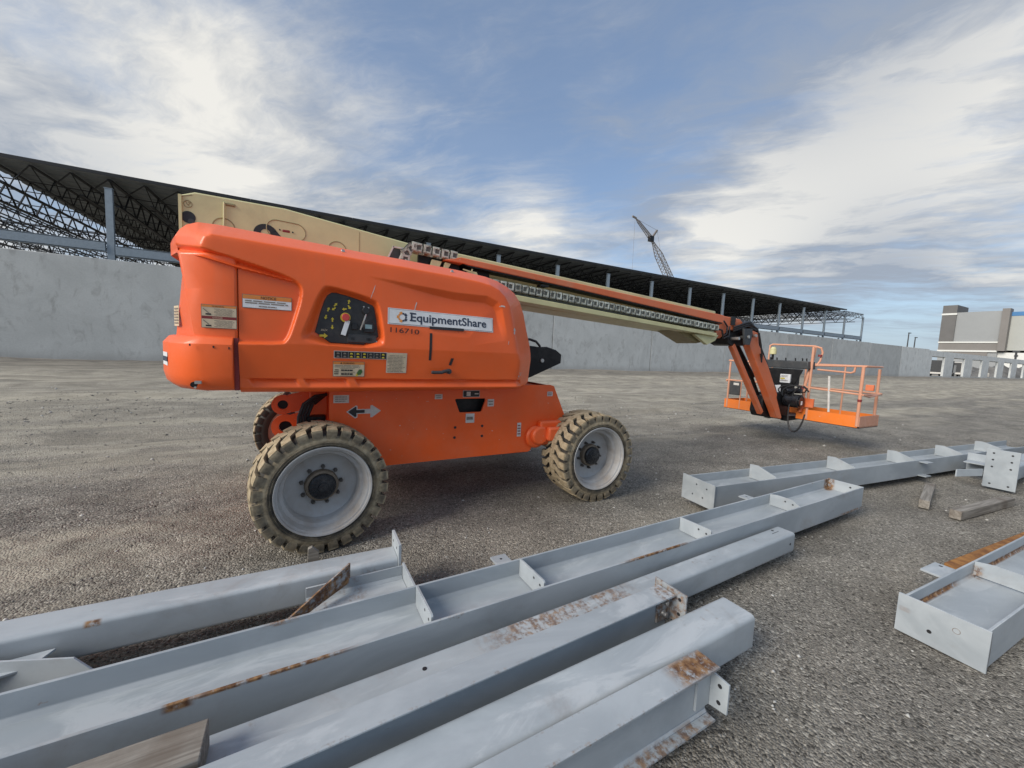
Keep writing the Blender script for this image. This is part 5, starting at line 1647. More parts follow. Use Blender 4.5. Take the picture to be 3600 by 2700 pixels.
def build_jib():
    O = M['orange_worn']
    # boom nose
    mb = MB()
    mb.xz([(5.40, 2.225), (6.05, 2.20), (6.30, 2.185), (6.38, 2.14), (6.36, 2.08), (6.26, 2.0), (6.02, 1.99), (5.83, 1.85), (5.66, 1.83), (5.62, 1.86), (5.74, 1.96), (5.80, 2.06), (5.40, 2.09)], 4.0, 4.36)
    mb.build('boom_nose', O, LIFT, bevel=0.012)
    mb = MB(); mb.b(6.05, 6.15, 3.98, 4.38, 2.075, 2.215); mb.build('strap', M['black'], LIFT)
    # knuckle block
    mb = MB()
    mb.xz([(6.04, 1.88), (6.10, 1.97), (6.27, 2.005), (6.30, 2.09), (6.52, 2.10), (6.72, 2.0), (6.66, 1.84), (6.50, 1.755), (6.16, 1.74), (6.06, 1.77)], 4.02, 4.34)
    kn = mb.build('knuckle', M['black'], LIFT, bevel=0.015)
    mb = MB(); mb.xz([(6.27, 2.03), (6.50, 2.04), (6.52, 1.95), (6.47, 1.77), (6.33, 1.765)], 3.90, 3.935); mb.build('knuckle_plate', M['darkgrey'], LIFT, bevel=0.006)
    mb = MB(); mb.xz([(6.30, 2.10), (6.46, 2.17), (6.52, 2.16), (6.74, 2.03), (6.66, 2.015), (6.50, 2.06)], 3.94, 4.40); mb.build('knuckle_cap', M['black'], LIFT, bevel=0.006)
    for (x, z) in ((6.14, 1.86), (6.40, 1.90), (6.60, 1.93)):
        k = MB(); k.cyl((x, 3.885, z), (x, 4.42, z), 0.026, 14); k.build('pivot_pin', M['bare'], LIFT)
    # upper jib arm (wide) and lower link
    mb = MB()
    mb.xz([(6.50, 2.03), (6.73, 1.99), (6.79, 1.79), (7.13, 1.43), (7.50, 0.93), (7.495, 0.86), (7.72, 0.495), (7.69, 0.462), (7.56, 0.490), (7.03, 1.145), (6.49, 1.80)], 3.94, 4.06)
    mb.build('jib_arm', O, LIFT, bevel=0.01)
    mb = MB(); mb.bar((6.205, 4.05, 1.755), (7.22, 4.05, 0.58), 0.08, 0.085); mb.build('jib_link', O, LIFT, bevel=0.008)
    mb = MB(); mb.cyl((6.50, 4.22, 1.86), (7.14, 4.22, 1.22), 0.055, 16); mb.cyl((7.10, 4.22, 1.26), (7.55, 4.22, 0.68), 0.032, 12); mb.build('jib_cylinder', M['black'], LIFT)
    # hoses down the arm
    mb = MB()
    for q in range(3):
        o_ = q * 0.03
        mb.tube([(6.10, 3.97, 2.04 - o_), (6.40, 3.92, 2.14 - o_), (6.72, 3.95 + o_, 2.05), (6.90 + o_ * .6, 4.0 + o_, 1.82), (7.20 + o_ * .6, 4.02 + o_, 1.49), (7.55 + o_ * .6, 4.03 + o_, 1.06), (7.75, 4.08, 0.90)], 0.014, 8)
    mb.tube([(6.72, 3.92, 1.99), (6.78, 3.90, 1.78), (6.84, 3.90, 1.60), (6.86, 3.91, 1.50), (6.84, 3.93, 1.64)], 0.013, 8)
    mb.tube([(5.45, 3.86, 1.98), (5.62, 3.84, 1.96), (5.75, 3.90, 1.88), (5.90, 3.95, 1.92), (5.94, 3.97, 2.04), (5.84, 3.97, 2.12), (5.70, 3.95, 2.11)], 0.012, 8)
    mb.tube([(5.62, 3.84, 1.94), (5.76, 3.90, 1.84), (5.98, 3.96, 1.90), (6.0, 3.97, 2.05)], 0.011, 8)
    mb.build('hose', M['hose'], LIFT)


build_jib()


def build_platform():
    RL = M['orange_pale']
    xa, xb, y0, y1, zf, zt = 8.22, 8.93, 2.99, 5.40, 0.475, 1.50
    rr = 0.018
    # floor and toe boards
    mb = MB(); mb.b(xa, xb, y0, y1, 0.445, zf); fl = mb.build('platform_floor', M['black'], LIFT)
    for (a0, a1, b0, b1, nm, mt) in ((xa - 0.006, xa + 0.006, y0 + 0.02, 3.95, 'toe_board', M['orange_toe']), (xa - 0.006, xa + 0.006, 4.55, y1, 'toe_board', M['orange_toe']), (xb - 0.006, xb + 0.006, y0, y1, 'toe_board', M['orange_toe']),
                                  (xa + 0.007, xb - 0.007, y1 - 0.012, y1, 'toe_board', M['orange_toe']), (xa + 0.007, xb - 0.007, y0, y0 + 0.012, 'toe_board', M['orange_pale'])):
        mb = MB(); mb.b(a0, a1, b0, b1, zf - 0.02, zf + 0.175); mb.build(nm, mt, LIFT)
    def rail(pts, nm='rail', r=rr):
        k = MB(); k.tube(pts, r, 10); return k.build(nm, RL, LIFT)
    # top rail loop with rounded corners, mid rails and posts
    rail([(xa, 3.72, zt - 0.02), (xa, y0 + 0.06, zt), (xa + 0.03, y0 + 0.01, zt), (xa + 0.10, y0, zt), (xb - 0.10, y0, zt), (xb - 0.03, y0 + 0.02, zt), (xb, y0 + 0.08, zt), (xb, y1 - 0.08, zt), (xb - 0.03, y1 - 0.02, zt), (xb - 0.1, y1, zt), (xa + 0.1, y1, zt), (xa + 0.02, y1 - 0.02, zt), (xa, y1 - 0.08, zt), (xa, 4.58, zt - 0.02)], 'top_rail')
    rail([(xa, 3.68, 1.405), (xa, 3.18, 1.38), (xa, 3.14, 1.40), (xa, 3.13, 1.48)], 'grab_rail', 0.016)
    rail([(xa, y0, 1.02), (xa, 3.95, 1.07)], 'mid_rail', 0.017); rail([(xa, 4.55, 1.07), (xa, y1, 1.07)], 'mid_rail', 0.017)
    rail([(xb, y0, 1.03), (xb, y1, 1.05)], 'mid_rail', 0.017); rail([(xa, y1, 1.05), (xb, y1, 1.05)], 'mid_rail', 0.017); rail([(xa, y0, 1.02), (xb, y0, 1.02)], 'mid_rail', 0.017)
    for (x, y, z1, r_) in ((xa, y0 + 0.03, zt - 0.01, 0.024), (xb, y0 + 0.06, zt - 0.04, 0.022), (xb, y1 - 0.06, zt - 0.03, 0.02), (xa, y1 - 0.06, zt - 0.03, 0.02), (xb, 4.2, zt, 0.017), (xb, 3.55, zt, 0.014), (xa, 5.06, 1.05, 0.014), (xa, 4.58, zt, 0.018), (xa, 3.78, 1.82, 0.022), (xb, 4.85, zt, 0.014)):
        rail([(x, y, zf), (x, y, z1)], 'post', r_)
    k = MB(); k.tube([(xa, 3.49, 1.30), (xa, 3.44, 0.66)], 0.018, 8); k.build('post', M['offwhite'], LIFT)
    # raised guard above the console
    rail([(xa + 0.08, 4.60, zt), (xa + 0.10, 4.60, 1.84), (xa + 0.12, 4.56, 1.865), (xa + 0.12, 3.82, 1.835), (xa + 0.14, 3.72, 1.80), (xa + 0.16, 3.70, 1.72), (xa + 0.14, 3.72, 1.56), (xa + 0.10, 3.76, 1.46)], 'guard_rail', 0.017)
    rail([(xa + 0.06, 3.78, 1.82), (xa + 0.03, 3.80, 1.50), (xa, 3.86, 1.06), (xa, 3.86, 0.66)], 'guard_post', 0.026)
    # corner gusset, dark bands on posts
    for (x, y, z) in ((xa, y0 + 0.03, 0.92), (xa + 0.12, 3.72, 1.66), (xa - 0.01, 3.88, 1.04)):
        k = MB(); k.cyl((x, y, z - 0.02), (x, y, z + 0.02), 0.030, 12); k.build('clamp', M['danger_red'], LIFT)
    k = MB(); k.b(xa - 0.02, xa + 0.02, y0 - 0.14, y0 - 0.03, 1.10, 1.20); k.build('gate_latch', M['orange_worn'], LIFT, bevel=0.006)
    rail([(xa + 0.0, y0, 1.02), (xa + 0.2, y0 - 0.02, 0.985), (xa + 0.4, y0 - 0.02, 1.0), (xb, y0, 1.03)], 'swing_gate_bar', 0.016)
    # manual box and plaque on the far side
    k = MB(); k.b(xa - 0.03, xa + 0.02, 5.06, 5.30, 0.755, 1.045); k.build('manual_box', M['darkgrey'], LIFT, bevel=0.01)
    d = Decal(lambda a, b, l: (xa - 0.031 - l, a, b)); d.rect(5.09, 0.97, 5.21, 1.02, M['offwhite'], 1); d.build('manual_label', None, LIFT)
    # control console
    k = MB()
    k.prism([(4.62, 1.555), (3.80, 1.545), (3.78, 1.40), (4.60, 1.40)], lambda a, b: (xa - 0.10, a, b), lambda a, b: (xa + 0.16, a, b))
    con = k.build('console', M['darkgrey'], LIFT, bevel=0.015)
    k = MB(); k.b(xa - 0.08, xa + 0.14, 4.02, 4.50, 1.08, 1.39); k.prism([(4.50, 1.39), (3.86, 1.39), (3.98, 1.10), (4.44, 1.10)], lambda a, b: (xa - 0.10, a, b), lambda a, b: (xa - 0.081, a, b)); k.build('console_back', M['black'], LIFT, bevel=0.01)
    k = MB()
    for y in (4.5, 4.38, 4.22, 4.05, 3.93, 3.86): k.cyl((xa - 0.02, y, 1.55), (xa - 0.03, y, 1.60), 0.012, 8)
    k.build('joystick', M['ink'], con)
    k = MB(); k.cyl((xa + 0.02, 4.49, 1.66), (xa + 0.02, 4.49, 1.76), 0.062, 16, 0.06); k.cyl((xa + 0.02, 4.49, 1.761), (xa + 0.02, 4.49, 1.81), 0.06, 16, 0.03); k.build('beacon', M['cream'], LIFT, bevel=0.01)
    k = MB(); k.bar((xa + 0.02, 4.49, 1.556), (xa + 0.02, 4.49, 1.66), 0.03); k.build('beacon_stem', M['black'], LIFT)
    d = Decal(lambda a, b, l: (xa - 0.115 - l, a, b))
    k = MB(); k.b(xa - 0.14, xa - 0.101, 4.05, 4.23, 1.12, 1.285); k.build('notice_plate', M['white'], LIFT, bevel=0.004)
    d = Decal(lambda a, b, l: (xa - 0.142 - l, 4.28 - a, b)); d.rect(0.06, 1.19, 0.14, 1.215, M['yellow'], 1); d.lines(0.06, 1.15, 0.2, 1.18, 2, M['inkgrey'], 0.4); d.lines(0.06, 1.225, 0.2, 1.27, 2, M['inkgrey'], 0.3); d.build('notice_print', None, LIFT)
    # rotator and levelling cylinder between jib and basket
    k = MB(); k.b(7.72, 8.19, 4.07, 4.42, 0.46, 0.92); k.xz([(7.30, 0.60), (7.36, 0.50), (8.10, 0.40), (8.19, 0.47), (8.19, 0.62), (7.45, 0.90), (7.33, 0.88)], 4.08, 4.30); rot = k.build('rotator', M['black'], LIFT, bevel=0.02)
    k = MB(); k.cyl((8.02, 3.80, 0.80), (8.02, 4.06, 0.80), 0.125, 24); k.cyl((8.02, 3.78, 0.80), (8.02, 3.80, 0.80), 0.10, 24); k.cyl((7.92, 4.02, 0.98), (8.12, 3.86, 0.99), 0.05, 14); k.build('rotator_motor', M['blackgloss'], LIFT, bevel=0.006)
    k = MB(); k.b(7.99, 8.03, 3.775, 3.79, 0.74, 0.81); k.build('white_tag', M['white'], LIFT)
    k = MB(); k.bar((7.95, 4.20, 1.07), (7.93, 4.18, 0.93), 0.015, 0.125, up=(0, 1, 0)); k.build('white_plate', M['white'], LIFT)
    k = MB(); k.xz([(8.0, 0.40), (8.9, 0.43), (8.9, 0.475), (8.0, 0.50)], 4.0, 4.10); k.xz([(8.0, 0.40), (8.9, 0.43), (8.9, 0.475), (8.0, 0.50)], 4.3, 4.4); k.build('platform_support', M['black'], LIFT)
    k = MB()
    def loop(y, z, ry, rz, n=12, s=0, e=360, x=7.92): return [(x + 0.05 * math.sin(R(a)), y + ry * math.cos(R(a)), z + rz * math.sin(R(a))) for a in np.linspace(s, e, n)]
    k.tube(loop(3.80, 0.66, 0.14, 0.42, 16, 95, -170), 0.014, 8)
    k.tube(loop(3.86, 0.95, 0.22, 0.14, 12, 160, -30), 0.013, 8); k.tube(loop(3.95, 1.0, 0.20, 0.09, 12, 200, -40), 0.011, 8)
    k.tube([(7.9, 4.3, 1.2), (7.86, 4.34, 1.02), (7.9, 4.25, 0.9), (7.95, 4.1, 0.86)], 0.014, 8); k.tube([(8.1, 3.88, 0.95), (8.0, 3.74, 0.98), (7.98, 3.70, 1.05), (8.02, 3.78, 1.09)], 0.010, 8)
    k.build('hose', M['hose'], LIFT)
    k = MB(); k.b(8.10, 8.21, 4.02, 4.40, 0.9, 1.14); k.build('mount_post', M['black'], LIFT)
    k = MB(); k.tube([(8.0, 4.46, 1.40), (7.98, 4.48, 1.32), (8.02, 4.44, 1.25), (7.97, 4.47, 1.18), (8.0, 4.45, 1.1)], 0.017, 8); k.build('coil_cord', M['bare'], LIFT)
    k = MB(); k.tube([(8.15, 3.86, 0.60), (8.15, 3.82, 0.88)], 0.03, 10); k.b(8.16, 8.19, 3.66, 3.90, 0.70, 0.86); k.build('bracket', M['orange_worn'], LIFT)


build_platform()

# ================================================================== STEEL AND TIMBER IN THE FOREGROUND
def put(mb, name, m, root, bevel=0.0, sharp=35, seg=2):
    """part built in its thing's own frame (x along the member)"""
    o = mb.build(name, m, None, bevel=bevel, sharp=sharp, seg=seg)
    o.parent = root
    return o


def hlay(L, d, bf, tf, tw):
    """H section lying on its side: web level, flanges standing; y=0 is the near flange face, z=0 the underside"""
    mb = MB()
    k = 0.016
    zc = bf / 2
    prof = [(0, 0), (tf, 0), (tf, zc - tw / 2 - k), (tf + k, zc - tw / 2), (d - tf - k, zc - tw / 2), (d - tf, zc - tw / 2 - k), (d - tf, 0), (d, 0), (d, bf), (d - tf, bf), (d - tf, zc + tw / 2 + k), (d - tf - k, zc + tw / 2), (tf + k, zc + tw / 2), (tf, zc + tw / 2 + k), (tf, bf), (0, bf)]
    n = max(2, int(L / 0.5))
    loft(mb, [[(L * i / n, y, z) for y, z in prof] for i in range(n + 1)])
    return mb


def hup(L, h, bf, tf, tw):
    """H section standing: web upright; centred on y=0, z=0 the underside"""
    k = 0.010
    a = bf / 2; w = tw / 2
    prof = [(-a, 0), (a, 0), (a, tf), (w + k, tf), (w, tf + k), (w, h - tf - k), (w + k, h - tf), (a, h - tf), (a, h), (-a, h), (-a, h - tf), (-w - k, h - tf), (-w, h - tf - k), (-w, tf + k), (-w - k, tf), (-a, tf)]
    mb = MB(); n = max(2, int(L / 0.5))
    loft(mb, [[(L * i / n, y, z) for y, z in prof] for i in range(n + 1)])
    return mb


def tubesec(L, w, h, r, t=0.008):
    def rr(w, h, r, o):
        p = []
        for cx, cz, a0 in ((w - r, h - r, 0), (r, h - r, 90), (r, r, 180), (w - r, r, 270)):
            for q in range(6):
                a = R(a0 + q * 18); p.append((cx + (r - o) * math.cos(a), cz + (r - o) * math.sin(a)))
        return p
    mb = MB()
    n = max(2, int(L / 0.5))
    po, pi = rr(w, h, r, 0), rr(w, h, r, t)
    rings = [[(L * i / n, y, z) for y, z in po] for i in range(n + 1)] + [[(L * (1 - i / n), y, z) for y, z in pi] for i in range(n + 1)]
    rings.append(rings[0])
    loft(mb, rings, cap=False)
    return mb


def plate(mb, poly, x, t):
    return mb.yz(poly, x, x + t)


def holes(root_part, pts, r=0.010):
    """dark bolt holes: small recess discs on plates; pts are ((centre), axis)"""
    k = MB()
    for (p, ax, t) in pts:
        p = Vector(p); a = Vector(ax) * (t / 2 + 0.0008)
        k.cyl(p - a, p + a, r, 12)
    o = k.build('bolt_hole', M['ink'], None); o.parent = root_part
    return o


def build_beams():
    G = 'grey primed steel members laid on the gravel'
    # 1: long H beam with stiffeners in the middle of the pile
    m_ = steel_mat('primer_long_beam', [(2.42, 0.0, 0.213, 0.34, 0.02, 0.011, 0.9), (2.16, 0.0, 0.206, 0.05, 0.02, 0.022, 1.0), (4.45, 0.0, 0.213, 0.36, 0.02, 0.012, 1.0), (2.45, 0.30, 0.215, 0.08, 0.03, 0.02, 0.8), (7.38, 0.28, 0.15, 0.10, 0.06, 0.12, 0.9),
                                       (3.9, 0.3, 0.15, 0.25, 0.02, 0.03, 0.5), (6.0, 0.0, 0.0, 2.0, 0.1, 0.02, 0.5), (3.1, 0.0, 0.21, 0.1, 0.02, 0.02, 0.5), (7.3, 0.0, 0.0, 0.5, 0.4, 0.03, 0.8)], 1.0, 1)
    t = thing('steel_beam', (-2.55, 1.445, 0.09), 'longest grey H beam lying on its side with upright stiffener plates, in the middle of the pile', 'steel beam', G, math.atan2(0.17, 5.64))
    d, bf = 0.295, 0.215
    body = put(hlay(7.40, d, bf, 0.012, 0.010), 'beam_body', m_, t, 0.002, seg=1)
    for i, x in enumerate((3.02, 3.62, 5.02, 6.26)):
        mb = MB()
        y0 = 0.032 if i < 3 else 0.06
        poly = [(y0, 0.118), (d - 0.013, 0.118), (d - 0.013, bf + 0.004), (y0 + 0.012, bf + 0.010), (y0, bf + 0.002)]
        if i == 3: poly = [(0.013, 0.118), (d - 0.013, 0.118), (d - 0.013, bf), (d - 0.07, bf + 0.01), (0.10, bf + 0.01), (0.013, bf - 0.045)]
        plate(mb, poly, x, 0.011)
        s = put(mb, 'stiffener_plate', m_, t, 0.001)
        holes(s, [((x + 0.0055, y0 + 0.035, 0.185), (1, 0, 0), 0.011), ((x + 0.0055, y0 + 0.095, 0.192), (1, 0, 0), 0.011)], 0.007)
    mb = MB(); plate(mb, [(0.0, 0.0), (d, 0.0), (d, bf + 0.003), (0.0, bf + 0.003)], 7.401, 0.012); s = put(mb, 'end_plate', m_, t, 0.001)
    holes(s, [((7.407, 0.10, 0.18), (1, 0, 0), 0.012)], 0.009)
    for x in (3.52, 6.08):
        mb = MB(); mb.b(x, x + 0.10, d + 0.001, d + 0.165, 0.150, 0.162); s = put(mb, 'clip_plate', m_, t, 0.001)
        holes(s, [((x + 0.05, d + 0.12, 0.156), (0, 0, 1), 0.012)], 0.008)
    # 2: tube at the back left with an upright end plate
    m_ = steel_mat('primer_back_tube', [(1.60, 0.0, 0.15, 0.035, 0.02, 0.02, 0.9), (2.2, 0.0, 0.14, 0.12, 0.05, 0.04, 0.35), (2.75, 0.0, 0.08, 0.06, 0.03, 0.08, 0.6)], 1.04, 2)
    t = thing('steel_tube', (-2.45, 2.205, 0.085), 'grey square tube at the back left, ending in an upright bolted end plate', 'steel tube', G, 0.005)
    put(tubesec(2.90, 0.17, 0.16, 0.022), 'tube_body', m_, t, sharp=60)
    mb = MB(); plate(mb, [(-0.01, -0.03), (0.20, -0.03), (0.20, 0.245), (-0.01, 0.245)], 2.902, 0.016); s = put(mb, 'end_plate', m_, t, 0.0015)
    holes(s, [((2.91, 0.05, 0.20), (1, 0, 0), 0.016), ((2.91, 0.15, 0.20), (1, 0, 0), 0.016)], 0.008)
    # 3: short stub between tube and long beam
    m_ = steel_mat('primer_stub', [(0.1, 0.1, 0.1, 0.25, 0.2, 0.15, 0.55)], 1.0, 3, 0.02)
    t = thing('steel_stub', (-0.02, 1.93, 0.06), 'short grey H stub with a slanted rusty gusset, between back tube and long beam', 'steel stub', G, 0.04)
    put(hlay(0.50, 0.25, 0.15, 0.010, 0.010), 'beam_body', m_, t, 0.001, seg=1)
    mb = MB(); plate(mb, [(0.0, 0.01), (0.25, 0.01), (0.25, 0.165), (0.0, 0.165)], 0.502, 0.012); put(mb, 'end_plate', m_, t, 0.001)
    rg = steel_mat('primer_rusted_gusset', [(0, 0, 0.08, 1, 1, 0.3, 0.9)], 0.85, 5, 0.04)
    mb = MB()
    mb.prism([(0, 0), (0.36, 0.04), (0.36, 0.15), (0.0, 0.035)], lambda a, b: (-0.12 + a * 0.92, 0.03 + a * 0.62, 0.085 + b), lambda a, b: (-0.12 + a * 0.92 + 0.006, 0.03 + a * 0.62 - 0.009, 0.085 + b)); put(mb, 'gusset_plate', rg, t, 0.001)
    mb = MB(); mb.b(0.10, 0.40, 0.055, 0.075, 0.0805, 0.083); put(mb, 'slot', M['ink'], t)
    # loose plates at the far left
    m_ = steel_mat('primer_loose_plate', [], 1.02, 6)
    t = thing('gusset_plate', (-1.0, 1.98, 0.03), 'loose thin grey plate leaning behind the long beam at the left edge', 'steel plate', 'loose steel plates', 0)
    mb = MB(); mb.prism([(-0.40, 0), (0.22, 0), (0.22, 0.10), (0.15, 0.165), (-0.40, 0.21)], lambda a, b: (a, 0.10 - a * 0.25 + b * 0.1, b), lambda a, b: (a + 0.002, 0.108 - a * 0.25 + b * 0.1, b)); put(mb, 'plate_body', m_, t, 0.001)
    t = thing('gusset_plate', (-1.03, 2.10, 0.10), 'small loose white-grey plate lying flat against the back tube at the left edge', 'steel plate', 'loose steel plates', 0.1)
    mb = MB(); mb.xy([(-0.3, -0.03), (0.04, 0.0), (0.085, 0.09), (-0.3, 0.09)], 0.06, 0.07); put(mb, 'plate_body', m_, t, 0.001)
    # 4: square tube with a rust patch
    m_ = steel_mat('primer_rust_tube', [(3.62, 0.06, 0.148, 0.55, 0.10, 0.03, 0.72), (4.9, 0.10, 0.148, 0.9, 0.07, 0.03, 0.36), (5.62, 0.1, 0.145, 0.2, 0.10, 0.04, 0.35), (5.3, 0.0, 0.0, 0.6, 0.1, 0.03, 0.5), (2.2, 0.05, 0.145, 0.2, 0.1, 0.04, 0.35)], 1.0, 4)
    t = thing('steel_tube', (-2.5, 1.194, 0.085), 'grey square tube with a brown rust patch on top, lying against the long beam', 'steel tube', G, 0.047)
    b = put(tubesec(5.72, 0.132, 0.148, 0.020), 'tube_body', m_, t, sharp=60)
    holes(b, [((5.66, 0.0, 0.075), (0, 1, 0), 0.002), ((5.60, 0.10, 0.148), (0, 0, 1), 0.002), ((2.9, 0.06, 0.148), (0, 0, 1), 0.002)], 0.009)
    mb = MB(); mb.b(5.54, 5.63, 0.070, 0.074, 0.1475, 0.1488); put(mb, 'weld_slot', M['ink'], t)
    # 5: upright I beam with bolted bracket
    m_ = steel_mat('primer_i_beam', [(4.1, 0.0, 0.24, 0.12, 0.1, 0.03, 0.7), (2.0, -0.05, 0.24, 2.4, 0.012, 0.02, 0.45)], 1.04, 7)
    t = thing('steel_beam', (-2.5, 1.054, 0.085), 'upright grey I beam with a bolted angle bracket at its right end, in front of the rusty tube', 'steel beam', G, 0.050)
    put(hup(4.10, 0.245, 0.104, 0.008, 0.007), 'beam_body', m_, t, 0.0015, seg=1)
    rb = steel_mat('primer_rusted_bracket', [(4.1, 0, 0.2, 0.4, 0.4, 0.3, 0.75)], 0.8, 8, 0.03)
    mb = MB(); plate(mb, [(-0.10, 0.10), (0.085, 0.10), (0.085, 0.262), (-0.10, 0.262)], 4.115, 0.010); mb.b(4.02, 4.114, -0.014, -0.005, 0.10, 0.235); s = put(mb, 'angle_bracket', rb, t, 0.001)
    k = MB()
    for z in (0.205, 0.145): k.cyl((4.06, -0.040, z), (4.06, -0.012, z), 0.012, 6); k.cyl((4.06, -0.022, z), (4.06, -0.015, z), 0.018, 14)
    put(k, 'bolt', M['bare'], t, 0.001)
    holes(s, [((4.12, 0.05, 0.225), (1, 0, 0), 0.010), ((4.12, -0.065, 0.225), (1, 0, 0), 0.010), ((4.12, -0.065, 0.15), (1, 0, 0), 0.010)], 0.009)
    # 6: big rounded tube
    m_ = steel_mat('primer_big_tube', [(4.2, 0.12, 0.17, 0.25, 0.1, 0.03, 0.35), (4.4, 0.0, 0.0, 0.15, 0.1, 0.03, 0.5)], 1.10, 9)
    t = thing('steel_tube', (-2.5, 0.855, 0.085), 'widest grey tube with rounded corners and scuffed top, second from the front', 'steel tube', G, 0.033)
    put(tubesec(4.42, 0.175, 0.180, 0.024, 0.010), 'tube_body', m_, t, sharp=60)
    mb = MB(); plate(mb, [(0.01, 0.01), (0.168, 0.01), (0.168, 0.168), (0.01, 0.168)], 4.405, 0.010); put(mb, 'end_cap', m_, t)
    # 7: front I beam with clip angle
    m_ = steel_mat('primer_front_i_beam', [(3.85, 0.0, 0.235, 0.16, 0.07, 0.03, 0.95), (2.9, -0.052, 0.23, 1.6, 0.012, 0.02, 0.55), (3.4, -0.04, 0.0, 0.9, 0.04, 0.03, 0.75), (2.9, 0.052, 0.235, 1.4, 0.012, 0.02, 0.4)], 1.06, 10)
    t = thing('steel_beam', (-2.5, 0.804, 0.05), 'nearest grey I beam with rusty top corner and a two-hole clip angle, at the front of the pile', 'steel beam', G, 0.027)
    put(hup(3.94, 0.235, 0.104, 0.009, 0.008), 'beam_body', m_, t, 0.0015, seg=1)
    mb = MB(); mb.b(3.86, 3.952, -0.015, -0.0045, 0.045, 0.185); plate(mb, [(-0.09, 0.06), (-0.0155, 0.045), (-0.0155, 0.19), (-0.09, 0.185)], 3.942, 0.010); s = put(mb, 'clip_angle', m_, t, 0.001)
    holes(s, [((3.947, -0.055, 0.155), (1, 0, 0), 0.010), ((3.947, -0.055, 0.085), (1, 0, 0), 0.010)], 0.009)
    # 8: far H beam with tall chamfered stiffeners
    m_ = steel_mat('primer_far_beam', [(0.0, 0.35, 0.2, 0.5, 0.03, 0.03, 0.3)], 0.92, 11)
    t = thing('steel_beam', (3.40, 2.245, 0.085), 'long grey H beam lying nearest the lift with tall sloped stiffeners and a plated left end', 'steel beam', G, math.atan2(-0.33, 3.74))
    d, bf = 0.345, 0.215
    put(hlay(7.6, d, bf, 0.012, 0.010), 'beam_body', m_, t, 0.002, seg=1)
    mb = MB(); plate(mb, [(-0.01, -0.02), (d + 0.03, -0.02), (d + 0.03, bf + 0.015), (-0.01, bf + 0.008)], -0.014, 0.012); s = put(mb, 'end_plate', m_, t, 0.001)
    holes(s, [((-0.008, 0.08, 0.16), (1, 0, 0), 0.012), ((-0.008, 0.2, 0.17), (1, 0, 0), 0.012), ((-0.008, 0.12, 0.06), (1, 0, 0), 0.012), ((-0.008, 0.24, 0.06), (1, 0, 0), 0.012)], 0.008)
    for x in (0.93, 2.35, 3.72, 5.05, 6.35):
        mb = MB(); plate(mb, [(0.013, 0.118), (d - 0.013, 0.118), (d - 0.013, bf + 0.055), (d - 0.10, bf + 0.062), (0.05, bf - 0.0), (0.013, bf - 0.03)], x, 0.011); put(mb, 'stiffener_plate', m_, t, 0.001)
    for x in (3.72,):
        for z in (0.19, 0.01):
            mb = MB(); mb.b(x, x + 0.14, -0.085, -0.001, z, z + 0.012); put(mb, 'clip_plate', m_, t, 0.001)
    # bracing arm between the two far members
    # 9: tube with a tall end plate at the right
    m_ = steel_mat('primer_right_tube', [], 1.0, 12)
    t = thing('steel_tube', (7.72, 1.22, 0.0), 'grey tube with a tall perforated end plate, on the right behind the timbers', 'steel tube', G, 0.01)
    o = put(tubesec(4.2, 0.20, 0.20, 0.03), 'tube_body', m_, t, sharp=60); o.location = (0.02, 0.03, 0.13)
    mb = MB(); plate(mb, [(-0.005, 0.03), (0.265, 0.03), (0.265, 0.525), (-0.005, 0.525)], 0.0, 0.018); s = put(mb, 'end_plate', m_, t, 0.002)
    holes(s, [((0.009, y, z), (1, 0, 0), 0.018) for y in (0.055, 0.205) for z in (0.08, 0.30, 0.39, 0.475)], 0.011)
    mb = MB(); mb.prism([(0, 0), (0.42, 0), (0.42, 0.09), (0, 0.09)], lambda a, b: (-0.62 + a, 0.36 - a * 0.30, 0.19 + b), lambda a, b: (-0.62 + a, 0.372 - a * 0.30, 0.19 + b)); put(mb, 'brace_plate', m_, t, 0.001)
    mb = MB(); mb.b(0.25, 0.55, 0.27, 0.50, 0.25, 0.262); mb.b(0.50, 0.512, 0.20, 0.52, 0.12, 0.36); put(mb, 'brace_plate', m_, t, 0.001)
    t = thing('steel_tube', (8.42, 0.80, 0.0), 'grey end-plated member cut by the right edge of the photo', 'steel tube', G, 0.0)
    o = put(tubesec(3.0, 0.2, 0.2, 0.03), 'tube_body', m_, t, sharp=60); o.location = (0.02, -0.12, 0.12)
    mb = MB(); plate(mb, [(-0.15, 0.04), (0.10, 0.04), (0.10, 0.40), (-0.15, 0.40)], 0.0, 0.018); s = put(mb, 'end_plate', m_, t, 0.002)
    # 10: near right plated H beam
    m_ = steel_mat('primer_near_right_beam', [(0.35, 0.305, 0.125, 0.45, 0.03, 0.018, 1.0), (1.5, 0.305, 0.125, 0.8, 0.03, 0.018, 0.9), (0.98, 0.30, 0.14, 0.05, 0.05, 0.06, 0.8)], 1.02, 13)
    t = thing('steel_beam', (2.985, 0.475, 0.015), 'grey H beam at the right edge with a blank end plate facing left and a rusty seam inside', 'steel beam', G, math.atan2(-0.07, 1.9))
    d, bf = 0.315, 0.205
    put(hlay(4.6, d, bf, 0.012, 0.010), 'beam_body', m_, t, 0.002, seg=1)
    mb = MB(); plate(mb, [(-0.008, -0.012), (d + 0.022, -0.012), (d + 0.022, bf + 0.002), (-0.008, bf + 0.004)], -0.014, 0.012); s = put(mb, 'end_plate', m_, t, 0.001)
    holes(s, [((-0.008, 0.20, 0.065), (1, 0, 0), 0.012)], 0.010)
    k = MB(); k.tube([(-0.001, -0.004, 0.0), (0.0, -0.005, 0.10), (-0.001, -0.004, 0.205)], 0.0045, 6); put(k, 'weld_seam', M['nut'], t)
